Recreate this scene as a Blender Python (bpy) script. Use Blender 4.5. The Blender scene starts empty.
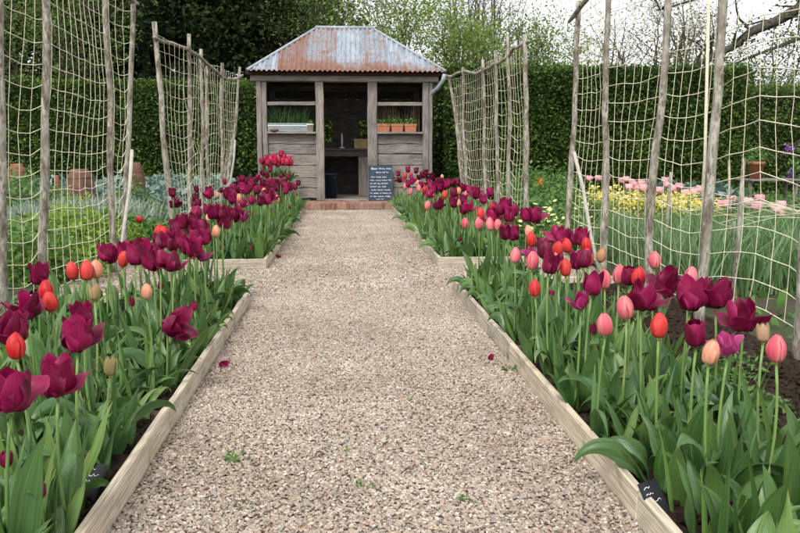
import bpy, bmesh, math, random
import numpy as np
from mathutils import Vector, Matrix, noise, Euler
R = math.radians
random.seed(7); RNG = np.random.default_rng(7)
S = bpy.context.scene
C = S.collection

# ------------------------------------------------------------------ camera, sky, sun, exposure
CAM = Vector((0, 0, 1.0)); FPX = 778.0
YAW = math.atan(56/778); PITCH = math.atan(114.5/778)
cd = bpy.data.cameras.new('camera'); cam = bpy.data.objects.new('camera', cd); C.objects.link(cam)
cd.sensor_width = 36; cd.lens = 36*FPX/800; cd.clip_start = .05; cd.clip_end = 600
cam.location = CAM; cam.rotation_euler = (R(90)-PITCH, 0, -YAW)
S.camera = cam
w = bpy.data.worlds.new('World'); S.world = w; w.use_nodes = True
nt = w.node_tree; bg = nt.nodes['Background']
sky = nt.nodes.new('ShaderNodeTexSky'); sky.sky_type = 'NISHITA'; sky.sun_disc = False
sky.sun_elevation = R(48); sky.sun_rotation = R(200); sky.dust_density = 4; sky.air_density = 1.0
hs = nt.nodes.new('ShaderNodeHueSaturation'); hs.inputs['Saturation'].default_value = .22
mixw = nt.nodes.new('ShaderNodeMix'); mixw.data_type = 'RGBA'; mixw.inputs[0].default_value = .55
mixw.inputs[7].default_value = (8.9, 9.0, 9.2, 1)
nt.links.new(sky.outputs[0], hs.inputs['Color']); nt.links.new(hs.outputs[0], mixw.inputs[6])
nt.links.new(mixw.outputs[2], bg.inputs['Color']); bg.inputs['Strength'].default_value = .12
sd = bpy.data.lights.new('sun', 'SUN'); sun = bpy.data.objects.new('sun', sd); C.objects.link(sun)
sd.energy = 1.5; sd.angle = R(14); sd.color = (1, .95, .88)
sun.rotation_euler = Euler((R(42), 0, R(-20)), 'XYZ')
S.view_settings.view_transform = 'Standard'; S.view_settings.look = 'None'
S.view_settings.exposure = 0.72; S.view_settings.gamma = 1
S.cycles.max_bounces = 6; S.cycles.diffuse_bounces = 3; S.cycles.transparent_max_bounces = 4

CAMM = Matrix.Translation(CAM) @ cam.rotation_euler.to_matrix().to_4x4()
def ray(px, py):
    d = Vector(((px-400)/FPX, -(py-266.5)/FPX, -1)); return (CAMM.to_3x3() @ d)
def at_y(px, py, Y):
    d = ray(px, py); return CAM + d*((Y-CAM.y)/d.y)
def at_z(px, py, z):
    d = ray(px, py); return CAM + d*((z-CAM.z)/d.z)

# ------------------------------------------------------------------ materials
def new_mat(name):
    m = bpy.data.materials.new(name); m.use_nodes = True
    return m, m.node_tree, m.node_tree.nodes['Principled BSDF']
def ramp(t, fac, stops, interp='LINEAR'):
    n = t.nodes.new('ShaderNodeValToRGB'); cr = n.color_ramp; cr.interpolation = interp
    while len(cr.elements) < len(stops): cr.elements.new(.5)
    for e, (p, c) in zip(cr.elements, stops): e.position = p; e.color = (*c, 1) if len(c) == 3 else c
    if fac is not None: t.links.new(fac, n.inputs[0])
    return n.outputs[0]
def mix(t, fac, a, b, mode='MIX'):
    n = t.nodes.new('ShaderNodeMix'); n.data_type = 'RGBA'; n.blend_type = mode
    for sock, v in ((n.inputs[0], fac), (n.inputs[6], a), (n.inputs[7], b)):
        if hasattr(v, 'links'): t.links.new(v, sock)
        elif isinstance(v, (int, float)): sock.default_value = v
        else: sock.default_value = (*v, 1)
    return n.outputs[2]
def math_n(t, op, a, b=0.0, clamp=False):
    n = t.nodes.new('ShaderNodeMath'); n.operation = op; n.use_clamp = clamp
    for sock, v in ((n.inputs[0], a), (n.inputs[1], b)):
        if hasattr(v, 'links'): t.links.new(v, sock)
        else: sock.default_value = v
    return n.outputs[0]
def coords(t, kind='Object', scale=(1, 1, 1), jitter=True):
    tc = t.nodes.new('ShaderNodeTexCoord'); mp = t.nodes.new('ShaderNodeMapping')
    mp.inputs['Scale'].default_value = scale
    t.links.new(tc.outputs[kind], mp.inputs['Vector'])
    if jitter:
        oi = t.nodes.new('ShaderNodeObjectInfo'); mu = t.nodes.new('ShaderNodeVectorMath'); mu.operation = 'SCALE'
        mu.inputs[0].default_value = (13.7, 7.1, 5.3); t.links.new(oi.outputs['Random'], mu.inputs['Scale'])
        t.links.new(mu.outputs[0], mp.inputs['Location'])
    return mp.outputs[0]
def tex_noise(t, vec, scale, detail=4, rough=.6):
    n = t.nodes.new('ShaderNodeTexNoise'); n.inputs['Scale'].default_value = scale
    n.inputs['Detail'].default_value = detail; n.inputs['Roughness'].default_value = rough
    if vec is not None: t.links.new(vec, n.inputs['Vector'])
    return n.outputs[0]
def bump(t, b, h, strength, dist):
    n = t.nodes.new('ShaderNodeBump'); n.inputs['Strength'].default_value = strength; n.inputs['Distance'].default_value = dist
    t.links.new(h, n.inputs['Height']); t.links.new(n.outputs[0], b.inputs['Normal'])
def obj_random(t): return t.nodes.new('ShaderNodeObjectInfo').outputs['Random']
def isl_random(t): return t.nodes.new('ShaderNodeNewGeometry').outputs['Random Per Island']

def wood_mat(name, dark, mid, light, green=0, bscale=1.0):
    m, t, b = new_mat(name)
    v = coords(t, 'Object', (1.2, 22, 22)); n1 = tex_noise(t, v, 3.0*bscale, 6, .7)
    v2 = coords(t, 'Object', (2.5, 60, 60)); n2 = tex_noise(t, v2, 2.2, 3, .6)
    base = ramp(t, n1, [(.25, dark), (.5, mid), (.75, light)])
    fine = ramp(t, n2, [(.3, (.45, .45, .45)), (.6, (1, 1, 1))])
    col = mix(t, .75, base, fine, 'MULTIPLY')
    v3 = coords(t, 'Object', (1, 1, 1)); n3 = tex_noise(t, v3, 4, 3, .5)
    col = mix(t, ramp(t, n3, [(.45, (0, 0, 0)), (.75, (.55, .55, .55))]), col, dark)
    rnd = obj_random(t); col = mix(t, 1.0, col, ramp(t, rnd, [(0, (.84, .84, .86)), (1, (1.14, 1.10, 1.04))]), 'MULTIPLY')
    if green:
        n4 = tex_noise(t, v3, 7, 4, .6)
        col = mix(t, ramp(t, n4, [(.55, (0, 0, 0)), (.75, (green,)*3)]), col, (.10, .12, .04))
    t.links.new(col, b.inputs['Base Color']); b.inputs['Roughness'].default_value = .9
    b.inputs['Specular IOR Level'].default_value = .15
    bump(t, b, n2, .6, .006); return m
M = {}
M['wood'] = wood_mat('weathered_wood', (.095, .082, .072), (.27, .247, .226), (.46, .435, .405))
M['edging'] = wood_mat('pale_edging_wood', (.36, .30, .22), (.60, .535, .43), (.76, .71, .61), .8)
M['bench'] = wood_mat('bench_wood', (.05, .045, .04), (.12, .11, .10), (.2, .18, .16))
M['fascia'] = wood_mat('brown_fascia', (.02, .010, .007), (.062, .026, .018), (.13, .055, .038))
M['bluebox'] = wood_mat('blue_grey_paint', (.17, .21, .23), (.30, .35, .38), (.42, .47, .5))
M['stake'] = wood_mat('stake_wood', (.06, .045, .03), (.13, .1, .07), (.2, .16, .12))

m, t, b = new_mat('stick_bark'); M['bark'] = m
v = coords(t, 'Object', (1, 1, .35)); n1 = tex_noise(t, v, 22, 5, .7); n2 = tex_noise(t, v, 60, 3, .6)
c = ramp(t, n1, [(.32, (.07, .056, .04)), (.47, (.22, .19, .145)), (.62, (.46, .43, .37))])
c = mix(t, ramp(t, n2, [(.35, (.8, .8, .8)), (.5, (0, 0, 0))]), c, (.09, .07, .05))
c = mix(t, ramp(t, tex_noise(t, v, 9, 3, .6), [(.5, (0, 0, 0)), (.72, (.75, .75, .75))]), c, (.36, .37, .31))
t.links.new(c, b.inputs['Base Color']); b.inputs['Roughness'].default_value = .9; bump(t, b, n2, 1, .01)
m, t, b = new_mat('tree_bark'); M['tree_bark'] = m
v = coords(t, 'Object', (1, 1, .3)); n1 = tex_noise(t, v, 14, 5, .7)
t.links.new(ramp(t, n1, [(.3, (.025, .022, .016)), (.7, (.095, .085, .065))]), b.inputs['Base Color']); b.inputs['Roughness'].default_value = .95
bump(t, b, n1, .8, .02)
def flat(name, col, rough=.8, var=.25, nscale=8, spec=.3, bstr=.2, bdist=.004):
    m, t, b = new_mat(name); v = coords(t); n = tex_noise(t, v, nscale, 4, .6)
    lo = tuple(x*(1-var) for x in col); hi = tuple(min(1, x*(1+var)) for x in col)
    t.links.new(ramp(t, n, [(.3, lo), (.7, hi)]), b.inputs['Base Color']); b.inputs['Roughness'].default_value = rough
    b.inputs['Specular IOR Level'].default_value = spec; bump(t, b, n, bstr, bdist); return m
M['jute'] = flat('jute_string', (.66, .61, .46), .95, .2, 40, .1)
M['brace'] = flat('pale_peeled_stick', (.44, .42, .37), .8, .2, 20)
M['terracotta'] = flat('terracotta', (.24, .10, .06), .85, .35, 9)
M['terracotta_new'] = flat('orange_terracotta', (.36, .135, .075), .8, .2, 9)
M['old_clay'] = flat('old_brown_clay', (.135, .072, .05), .9, .4, 7)
M['slate'] = flat('slate_board', (.032, .050, .078), .75, .35, 12)
M['chalk'] = flat('chalk', (.78, .80, .82), .95, .1, 30)
M['zinc'] = flat('zinc_pipe', (.30, .33, .36), .5, .25, 12)
M['tanbox'] = flat('tan_box', (.42, .32, .17), .8, .2, 9)
M['bluebin'] = flat('dark_blue_bin', (.02, .035, .06), .5, .2, 9)
M['white'] = flat('white_enamel', (.62, .62, .6), .4, .1, 9)
M['mortar'] = flat('mortar', (.26, .23, .20), .95, .3, 20)
M['tag'] = flat('black_plant_tag', (.022, .025, .03), .45, .3, 20)

m, t, b = new_mat('brick'); M['brick'] = m
v = coords(t); n = tex_noise(t, v, 16, 5, .7); rnd = obj_random(t)
c = ramp(t, rnd, [(0, (.20, .085, .055)), (.4, (.31, .15, .10)), (.75, (.37, .21, .15)), (1, (.25, .16, .12))])
c = mix(t, .8, c, ramp(t, n, [(.25, (.55, .55, .55)), (.7, (1.1, 1.1, 1.1))]), 'MULTIPLY')
t.links.new(c, b.inputs['Base Color']); b.inputs['Roughness'].default_value = .95; bump(t, b, n, .6, .005)

# corrugated iron: per-sheet rust amount (object property) with streaks down the slope
m, t, b = new_mat('corrugated_iron'); M['iron'] = m
v = coords(t, 'Object', (9, .9, .9)); n1 = tex_noise(t, v, 1.6, 6, .65)
v2 = coords(t, 'Object', (3, 3, 3)); n2 = tex_noise(t, v2, 2.2, 5, .7); n3 = tex_noise(t, v2, 14, 4, .7)
at = t.nodes.new('ShaderNodeAttribute'); at.attribute_type = 'OBJECT'; at.attribute_name = 'rust'
lo = t.nodes.new('ShaderNodeAttribute'); lo.attribute_type = 'GEOMETRY'; lo.attribute_name = 'low'
f = math_n(t, 'ADD', math_n(t, 'MULTIPLY', n1, .8), math_n(t, 'MULTIPLY', n2, .6))
f = math_n(t, 'ADD', f, at.outputs['Fac']); f = math_n(t, 'ADD', f, math_n(t, 'MULTIPLY', lo.outputs['Fac'], .36))
f = math_n(t, 'ADD', f, math_n(t, 'MULTIPLY', n3, .28))
fac = ramp(t, f, [(.0, (0, 0, 0)), (1, (1, 1, 1))])
mr = t.nodes.new('ShaderNodeMapRange'); mr.inputs[1].default_value = .94; mr.inputs[2].default_value = 1.16; t.links.new(f, mr.inputs[0])
galv = ramp(t, n1, [(.3, (.15, .175, .21)), (.5, (.27, .32, .38)), (.72, (.44, .47, .49))])
galv = mix(t, ramp(t, n2, [(.5, (0, 0, 0)), (.7, (.8, .8, .8))]), galv, (.21, .155, .14))
rust = ramp(t, n3, [(.25, (.07, .030, .018)), (.5, (.175, .072, .038)), (.75, (.34, .155, .085))])
rust = mix(t, ramp(t, n2, [(.42, (0, 0, 0)), (.62, (.7, .7, .7))]), rust, (.235, .15, .125))
t.links.new(mix(t, mr.outputs[0], galv, rust), b.inputs['Base Color'])
b.inputs['Roughness'].default_value = .62; b.inputs['Metallic'].default_value = .15; bump(t, b, n3, .25, .004)

# soil, garden earth, gravel
m, t, b = new_mat('soil'); M['soil'] = m
v = coords(t, 'Object', jitter=False); n1 = tex_noise(t, v, 28, 8, .75); n2 = tex_noise(t, v, 3, 4, .6)
c = ramp(t, n1, [(.3, (.018, .012, .008)), (.55, (.055, .038, .027)), (.78, (.13, .098, .072))])
c = mix(t, ramp(t, n2, [(.4, (0, 0, 0)), (.7, (.5, .5, .5))]), c, (.075, .055, .04))
t.links.new(c, b.inputs['Base Color']); b.inputs['Roughness'].default_value = .97; b.inputs['Specular IOR Level'].default_value = .1
bump(t, b, n1, 1, .03)
m, t, b = new_mat('garden_earth'); M['earth'] = m
v = coords(t, 'Object', jitter=False); n1 = tex_noise(t, v, 8, 8, .75); n2 = tex_noise(t, v, 1.1, 4, .6)
c = ramp(t, n1, [(.3, (.03, .022, .014)), (.7, (.12, .095, .06))])
c = mix(t, ramp(t, n2, [(.4, (0, 0, 0)), (.6, (1, 1, 1))]), c, (.05, .085, .025))
t.links.new(c, b.inputs['Base Color']); b.inputs['Roughness'].default_value = .97; bump(t, b, n1, 1, .05)
m, t, b = new_mat('gravel_bed'); M['gravel_bed'] = m
v = coords(t, 'Object', jitter=False)
vo = t.nodes.new('ShaderNodeTexVoronoi'); vo.inputs['Scale'].default_value = 75; t.links.new(v, vo.inputs['Vector'])
sep = t.nodes.new('ShaderNodeSeparateColor'); t.links.new(vo.outputs['Color'], sep.inputs[0])
PEB = [(0, (.12, .088, .07)), (.13, (.30, .215, .165)), (.27, (.44, .355, .285)), (.42, (.31, .285, .26)), (.57, (.51, .43, .34)), (.73, (.235, .225, .215)), (.86, (.50, .445, .38)), (1, (.68, .64, .58))]
c = ramp(t, sep.outputs[0], PEB)
c = mix(t, ramp(t, vo.outputs['Distance'], [(.3, (0, 0, 0)), (.75, (.8, .8, .8))]), c, (.10, .075, .055))
t.links.new(c, b.inputs['Base Color']); b.inputs['Roughness'].default_value = .9
inv = math_n(t, 'SUBTRACT', 1.0, vo.outputs['Distance']); bump(t, b, inv, .9, .012)
m, t, b = new_mat('pebble'); M['pebble'] = m
c = ramp(t, obj_random(t), PEB); v = coords(t, 'Object'); n = tex_noise(t, v, 3, 4, .6)
c = mix(t, .5, c, ramp(t, n, [(.3, (.7, .68, .66)), (.7, (1.15, 1.12, 1.08))]), 'MULTIPLY')
ge = t.nodes.new('ShaderNodeNewGeometry'); pn = tex_noise(t, ge.outputs['Position'], 1.3, 4, .6)
c = mix(t, 1.0, c, ramp(t, pn, [(.3, (.70, .66, .62)), (.65, (.98, .965, .95))]), 'MULTIPLY')
t.links.new(c, b.inputs['Base Color']); b.inputs['Roughness'].default_value = .8; b.inputs['Specular IOR Level'].default_value = .3

def leafy(name, stops, rough=.55, trans=.25, rnd='island', tcol=None, spec=.35, grain=None, veins=None, patch=None):
    m, t, b = new_mat(name)
    r = isl_random(t) if rnd == 'island' else obj_random(t)
    c = ramp(t, r, stops)
    if grain:
        v = coords(t, 'Object', grain[0]); n = tex_noise(t, v, grain[1], 4, .6)
        c = mix(t, grain[2], c, ramp(t, n, [(.3, (.55, .55, .55)), (.7, (1.35, 1.35, 1.35))]), 'MULTIPLY')
    if patch:
        ge = t.nodes.new('ShaderNodeNewGeometry'); pn = tex_noise(t, ge.outputs['Position'], patch[0], 3, .6)
        c = mix(t, ramp(t, pn, [(.48, (0, 0, 0)), (.66, (patch[2],)*3)]), c, patch[1])
    if veins:
        au = t.nodes.new('ShaderNodeAttribute'); au.attribute_name = 'pu'; av = t.nodes.new('ShaderNodeAttribute'); av.attribute_name = 'pv'
        cx = t.nodes.new('ShaderNodeCombineXYZ'); orr = obj_random(t) if rnd == 'object' else r
        t.links.new(math_n(t, 'MULTIPLY', av.outputs['Fac'], veins['n']), cx.inputs[0]); t.links.new(math_n(t, 'MULTIPLY', au.outputs['Fac'], 1.6), cx.inputs[1]); t.links.new(math_n(t, 'MULTIPLY', orr, 37.0), cx.inputs[2])
        vn = tex_noise(t, cx.outputs[0], 1.0, 3, .6)
        c = mix(t, veins['amt'], c, ramp(t, vn, [(.32, (.55, .55, .55)), (.68, (1.4, 1.4, 1.4))]), 'MULTIPLY')
        if 'edge' in veins:
            ab = math_n(t, 'ABSOLUTE', av.outputs['Fac']); c = mix(t, ramp(t, ab, [(.55, (0, 0, 0)), (1, (veins['eamt'],)*3)]), c, veins['edge'])
        if 'base' in veins: c = mix(t, ramp(t, au.outputs['Fac'], [(.02, (veins['bamt'],)*3), (.30, (0, 0, 0))]), c, veins['base'])
        if 'tip' in veins:
            tipf = math_n(t, 'MULTIPLY', ramp(t, au.outputs['Fac'], [(.86, (0, 0, 0)), (1, (1, 1, 1))]), ramp(t, orr, [(.6, (0, 0, 0)), (.8, (.9, .9, .9))])); c = mix(t, tipf, c, veins['tip'])
        if 'bloom' in veins:
            bn = tex_noise(t, cx.outputs[0], .55, 3, .6); c = mix(t, ramp(t, bn, [(.45, (0, 0, 0)), (.72, (.6, .6, .6))]), c, veins['bloom'])
        bump(t, b, vn, .35, .003)
    t.links.new(c, b.inputs['Base Color']); b.inputs['Roughness'].default_value = rough
    b.inputs['Specular IOR Level'].default_value = spec
    tr = t.nodes.new('ShaderNodeBsdfTranslucent')
    hsv = t.nodes.new('ShaderNodeHueSaturation'); hsv.inputs['Value'].default_value = 1.6; t.links.new(c, hsv.inputs['Color'])
    t.links.new(hsv.outputs[0], tr.inputs['Color'])
    ms = t.nodes.new('ShaderNodeMixShader'); ms.inputs[0].default_value = trans
    out = t.nodes['Material Output']
    t.links.new(b.outputs[0], ms.inputs[1]); t.links.new(tr.outputs[0], ms.inputs[2]); t.links.new(ms.outputs[0], out.inputs['Surface'])
    return m
G = lambda a, b_, c_: [(0, a), (.5, b_), (1, c_)]
LV = dict(n=9, amt=.6, tip=(.30, .24, .07), bloom=(.125, .20, .105))
M['tulip_leaf'] = leafy('tulip_leaf', G((.038, .098, .024), (.064, .150, .036), (.10, .20, .058)), .32, .2, 'object', spec=.5, veins=LV)
M['tulip_leaf_mass'] = leafy('tulip_leaf_mass', G((.036, .094, .018), (.074, .160, .032), (.155, .26, .06)), .34, .22, spec=.5, veins=LV)
M['stem'] = leafy('tulip_stem', G((.11, .21, .055), (.16, .27, .075), (.21, .31, .10)), .5, .1, 'object')
def petal(name, a, b_, c_, edge=None, eamt=.5, base=None, bamt=.6):
    v = dict(n=7, amt=.4)
    if edge: v.update(edge=edge, eamt=eamt)
    if base: v.update(base=base, bamt=bamt)
    return leafy(name, G(a, b_, c_), .45, .25, 'object', spec=.3, veins=v)
M['p_maroon'] = petal('maroon_petal', (.09, .0015, .018), (.175, .003, .040), (.33, .010, .085), (.38, .028, .13), .45, (.05, .002, .018))
M['p_faded'] = petal('faded_purple_petal', (.22, .008, .07), (.32, .02, .12), (.42, .06, .20), (.5, .14, .30), .5)
M['p_red'] = petal('red_petal', (.50, .014, .022), (.60, .026, .034), (.66, .065, .06), (.70, .11, .075), .45, (.45, .12, .05))
M['p_pink'] = petal('pink_petal', (.62, .10, .14), (.70, .16, .20), (.76, .24, .26), (.78, .40, .38), .6, (.55, .42, .2))
M['p_peach'] = petal('peach_petal', (.68, .26, .16), (.72, .34, .21), (.76, .44, .30), (.78, .55, .40), .5, (.5, .45, .2))
M['p_tan'] = petal('tan_petal', (.42, .22, .11), (.48, .28, .15), (.52, .30, .17))
M['p_green'] = petal('green_bud_petal', (.30, .28, .11), (.40, .31, .16), (.48, .31, .20), (.6, .25, .2), .6, (.22, .28, .09), .9)
M['p_crimson'] = petal('crimson_petal', (.30, .006, .04), (.40, .012, .055), (.50, .03, .08), (.6, .06, .13), .4)
M['p_pale'] = petal('pale_pink_petal', (.70, .32, .40), (.76, .42, .48), (.80, .54, .58), (.82, .66, .68), .5)
M['pistil'] = flat('pistil', (.35, .36, .12), .7, .2, 20)
M['hedge'] = leafy('hedge_leaf', G((.018, .042, .010), (.046, .090, .018), (.11, .18, .038)), .5, .2, spec=.2, patch=(1.1, (.13, .21, .035), .65))
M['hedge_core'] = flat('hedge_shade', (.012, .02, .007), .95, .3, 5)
M['lf_dark'] = leafy('dark_evergreen_leaf', G((.010, .020, .008), (.018, .033, .012), (.036, .058, .020)), .6, .15, spec=.12, patch=(.5, (.04, .062, .018), .7))
M['lf_mid'] = leafy('mid_green_leaf', G((.05, .09, .02), (.09, .15, .03), (.15, .22, .05)), .55, .3)
M['lf_light'] = leafy('spring_green_leaf', G((.10, .16, .03), (.17, .25, .045), (.25, .33, .08)), .55, .35)
M['lf_olive'] = leafy('olive_young_leaf', G((.13, .15, .055), (.20, .21, .08), (.30, .29, .14)), .6, .3)
M['lime'] = leafy('lime_leaf', G((.08, .16, .016), (.15, .26, .028), (.25, .37, .05)), .5, .3)
M['green'] = leafy('garden_leaf', G((.05, .12, .025), (.085, .18, .04), (.14, .25, .06)), .5, .25)
M['glauc'] = leafy('blue_grey_leaf', G((.10, .17, .13), (.15, .235, .19), (.24, .32, .27)), .55, .15)
M['silver'] = leafy('silver_grey_leaf', G((.16, .22, .17), (.25, .31, .25), (.36, .42, .35)), .7, .15)
M['leek'] = leafy('strap_leaf', G((.07, .15, .05), (.12, .22, .08), (.21, .31, .16)), .45, .2)
M['shoot'] = leafy('seedling_shoot_in_shade', G((.02, .055, .015), (.035, .085, .022), (.06, .13, .04)), .5, .2)  # green darkened to put the shed interior's shade into the colour
M['yellow'] = leafy('yellow_flower', G((.62, .50, .08), (.70, .60, .14), (.76, .70, .28)), .6, .3)
M['cream'] = leafy('cream_flower', G((.68, .66, .22), (.74, .72, .32), (.78, .77, .48)), .6, .3)
M['orange'] = leafy('orange_flower', G((.7, .14, .01), (.75, .20, .02), (.75, .26, .03)), .6, .3)
M['purple'] = leafy('lilac_flower', G((.16, .06, .26), (.24, .10, .36), (.34, .17, .46)), .6, .3)
M['dry'] = leafy('dried_stem', G((.07, .05, .03), (.13, .095, .055), (.20, .15, .09)), .9, .1)
M['brownfl'] = leafy('brown_wallflower', G((.12, .03, .015), (.2, .06, .03), (.26, .09, .04)), .7, .2)

# ------------------------------------------------------------------ mesh helpers
def link(o, parent=None):
    C.objects.link(o)
    if parent is not None: o.parent = parent
    return o
def tag(o, label, cat, group=None):
    o['label'] = label; o['category'] = cat
    if group: o['group'] = group
    return o
def struct(o): o['kind'] = 'structure'; return o
def stuff(o, label=None, cat=None):
    o['kind'] = 'stuff'
    if label: tag(o, label, cat)
    return o
def empty(name, loc=(0, 0, 0), rz=0):
    o = bpy.data.objects.new(name, None); o.location = loc; o.rotation_euler = (0, 0, rz); o.empty_display_size = .1
    return link(o)
class MB:
    def __init__(s): s.v = []; s.f = []; s.pu = None; s.pv = None
    def add(s, vs, fs):
        n = len(s.v); s.v.extend([tuple(p) for p in vs]); s.f.extend([tuple(i+n for i in f) for f in fs])
    def box(s, x0, x1, y0, y1, z0, z1):
        s.add([(x0,y0,z0),(x1,y0,z0),(x1,y1,z0),(x0,y1,z0),(x0,y0,z1),(x1,y0,z1),(x1,y1,z1),(x0,y1,z1)],
              [(0,3,2,1),(4,5,6,7),(0,1,5,4),(1,2,6,5),(2,3,7,6),(3,0,4,7)])
    def tube(s, pts, rad, n=6, cap=True):
        pts = [Vector(p) for p in pts]; m_ = len(pts)
        if not hasattr(rad, '__len__'): rad = [rad]*m_
        ref = Vector((1, 0, 0)); vs = []; fs = []
        for i, p in enumerate(pts):
            d = (pts[min(i+1, m_-1)]-pts[max(i-1, 0)])
            d = d.normalized() if d.length > 1e-9 else Vector((0, 0, 1))
            u = ref - d*ref.dot(d)
            if u.length < .2: ref = Vector((0, 1, 0)); u = ref - d*ref.dot(d)
            u.normalize(); w_ = d.cross(u); ref = u
            for k in range(n):
                a = 2*math.pi*k/n; vs.append(p + (u*math.cos(a)+w_*math.sin(a))*rad[i])
        for i in range(m_-1):
            for k in range(n):
                fs.append((i*n+k, i*n+(k+1) % n, (i+1)*n+(k+1) % n, (i+1)*n+k))
        if cap: fs.append(tuple(range(n-1, -1, -1))); fs.append(tuple((m_-1)*n+k for k in range(n)))
        s.add(vs, fs)
    def lathe(s, prof, n=20, c=(0, 0, 0)):
        vs = []; fs = []
        for r, z in prof:
            for k in range(n):
                a = 2*math.pi*k/n; vs.append((c[0]+r*math.cos(a), c[1]+r*math.sin(a), c[2]+z))
        for i in range(len(prof)-1):
            for k in range(n): fs.append((i*n+k, i*n+(k+1) % n, (i+1)*n+(k+1) % n, (i+1)*n+k))
        s.add(vs, fs)
    def mesh(s, name, mat, smooth=False):
        me = bpy.data.meshes.new(name); me.from_pydata(s.v, [], s.f); me.update()
        if mat: me.materials.append(M[mat] if isinstance(mat, str) else mat)
        if smooth: me.polygons.foreach_set('use_smooth', [True]*len(me.polygons))
        if s.pu is not None:
            for nm, L_ in (('pu', s.pu), ('pv', s.pv)):
                L_ = list(L_)+[0.0]*(len(s.v)-len(L_)); a_ = me.attributes.new(nm, 'FLOAT', 'POINT'); a_.data.foreach_set('value', L_)
        return me
    def obj(s, name, mat, parent=None, smooth=False):
        return link(bpy.data.objects.new(name, s.mesh(name, mat, smooth)), parent)
LEAFY = set()
def fast_quads(name, V, mat):
    """V: (N,4,3) float array of quads"""
    n = len(V); me = bpy.data.meshes.new(name)
    me.vertices.add(n*4); me.vertices.foreach_set('co', V.reshape(-1).astype(np.float32))
    me.loops.add(n*4); me.loops.foreach_set('vertex_index', np.arange(n*4, dtype=np.int32))
    me.polygons.add(n); me.polygons.foreach_set('loop_start', np.arange(0, n*4, 4, dtype=np.int32))
    me.polygons.foreach_set('loop_total', np.full(n, 4, dtype=np.int32))
    me.update(calc_edges=True); me.materials.append(M[mat]); LEAFY.add(me.name); return me
def rand_leaves(P, size, aspect=.5, up=.35, fold=.25, jitter=.4):
    """rhombic folded leaves at points P (N,3)"""
    n = len(P); d = RNG.normal(size=(n, 3)); d[:, 2] = d[:, 2]*.7
    d /= np.linalg.norm(d, axis=1, keepdims=True)+1e-9
    nn = RNG.normal(size=(n, 3)); nn[:, 2] = np.abs(nn[:, 2])+up
    s = np.cross(d, nn); s /= np.linalg.norm(s, axis=1, keepdims=True)+1e-9
    nrm = np.cross(s, d)
    L = size*(1+jitter*RNG.uniform(-1, 1, size=(n, 1))); W = L*aspect*.5
    mid = P + d*L*.45
    return np.stack([P, mid+s*W+nrm*W*fold, P+d*L, mid-s*W+nrm*W*fold], axis=1)
def board(name, p0, p1, wd, th, mat, parent, up=(0, 0, 1), bev=.004, rough=.0):
    """plank from p0 to p1, wd measured along `up`, th across; grain runs along local X"""
    p0 = Vector(p0); p1 = Vector(p1); X = (p1-p0); L = X.length; X.normalize()
    Z = Vector(up); Z = (Z - X*Z.dot(X)).normalized(); Y = Z.cross(X)
    bm = bmesh.new(); bmesh.ops.create_cube(bm, size=1)
    for v_ in bm.verts: v_.co = Vector((v_.co.x*L, v_.co.y*th, v_.co.z*wd))
    if bev: bmesh.ops.bevel(bm, geom=bm.edges[:], offset=bev, segments=1, affect='EDGES', clamp_overlap=True)
    if rough:
        es = [e for e in bm.edges if abs((e.verts[0].co-e.verts[1].co).x) > L*.5]
        bmesh.ops.subdivide_edges(bm, edges=es, cuts=6, use_grid_fill=True)
        o_ = random.random()*50
        for v_ in bm.verts:
            v_.co.z += rough*noise.noise(Vector((v_.co.x*4+o_, v_.co.y*3, v_.co.z*2)))
            v_.co.y += rough*.6*noise.noise(Vector((v_.co.x*4, o_, v_.co.z*2)))
    me = bpy.data.meshes.new(name); bm.to_mesh(me); bm.free(); me.materials.append(M[mat])
    o = link(bpy.data.objects.new(name, me), parent)
    mw = Matrix((( X.x, Y.x, Z.x, 0), (X.y, Y.y, Z.y, 0), (X.z, Y.z, Z.z, 0), (0, 0, 0, 1)))
    mid = (p0+p1)/2
    if parent is not None: mid = mid - parent.location
    mw.translation = mid; o.matrix_basis = mw
    return o

# ------------------------------------------------------------------ ground, beds, path
def grid_sheet(name, x0, x1, y0, y1, step, z, amp, freq, mat):
    nx = max(2, int((x1-x0)/step)); ny = max(2, int((y1-y0)/step)); mb = MB(); vs = []; fs = []
    for j in range(ny+1):
        for i in range(nx+1):
            x = x0+(x1-x0)*i/nx; y = y0+(y1-y0)*j/ny
            vs.append((x, y, z+amp*(noise.noise(Vector((x*freq, y*freq, 3.1)))+.5*noise.noise(Vector((x*freq*2.7, y*freq*2.7, 9))))))
    for j in range(ny):
        for i in range(nx):
            a = j*(nx+1)+i; fs.append((a, a+1, a+nx+2, a+nx+1))
    mb.add(vs, fs); return mb.obj(name, mat, smooth=True)
mb = MB(); mb.add([(-250, -100, -.03), (250, -100, -.03), (250, 400, -.03), (-250, 400, -.03)], [(0, 1, 2, 3)])
struct(mb.obj('ground', 'earth'))
mb = MB(); mb.add([(-3.2, -1.5, -.005), (3.2, -1.5, -.005), (3.2, 14.0, -.005), (-3.2, 14.0, -.005)], [(0, 1, 2, 3)])
struct(mb.obj('gravel_path', 'gravel_bed'))
XL, XR = -.63, .785
BEDS = {  # name: x0, x1, y0, y1
 'LN': (-2.15, XL-.04, .9, 5.08), 'RN': (XR+.04, 2.15, .9, 5.55),
 'LF': (-2.15, XL-.08, 6.72, 13.25), 'RF': (XR+.06, 2.15, 6.72, 13.25)}
for k, (x0, x1, y0, y1) in BEDS.items():
    struct(grid_sheet('bed_soil', x0, x1, y0, y1, .03 if k[1] == 'N' else .08, .04, .026, 11, 'soil'))
for x0, x1 in ((-11, -2.17), (2.17, 12)):
    struct(grid_sheet('garden_soil', x0, x1, .9, 18.0, .12, .02, .04, 2.5, 'earth'))

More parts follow.
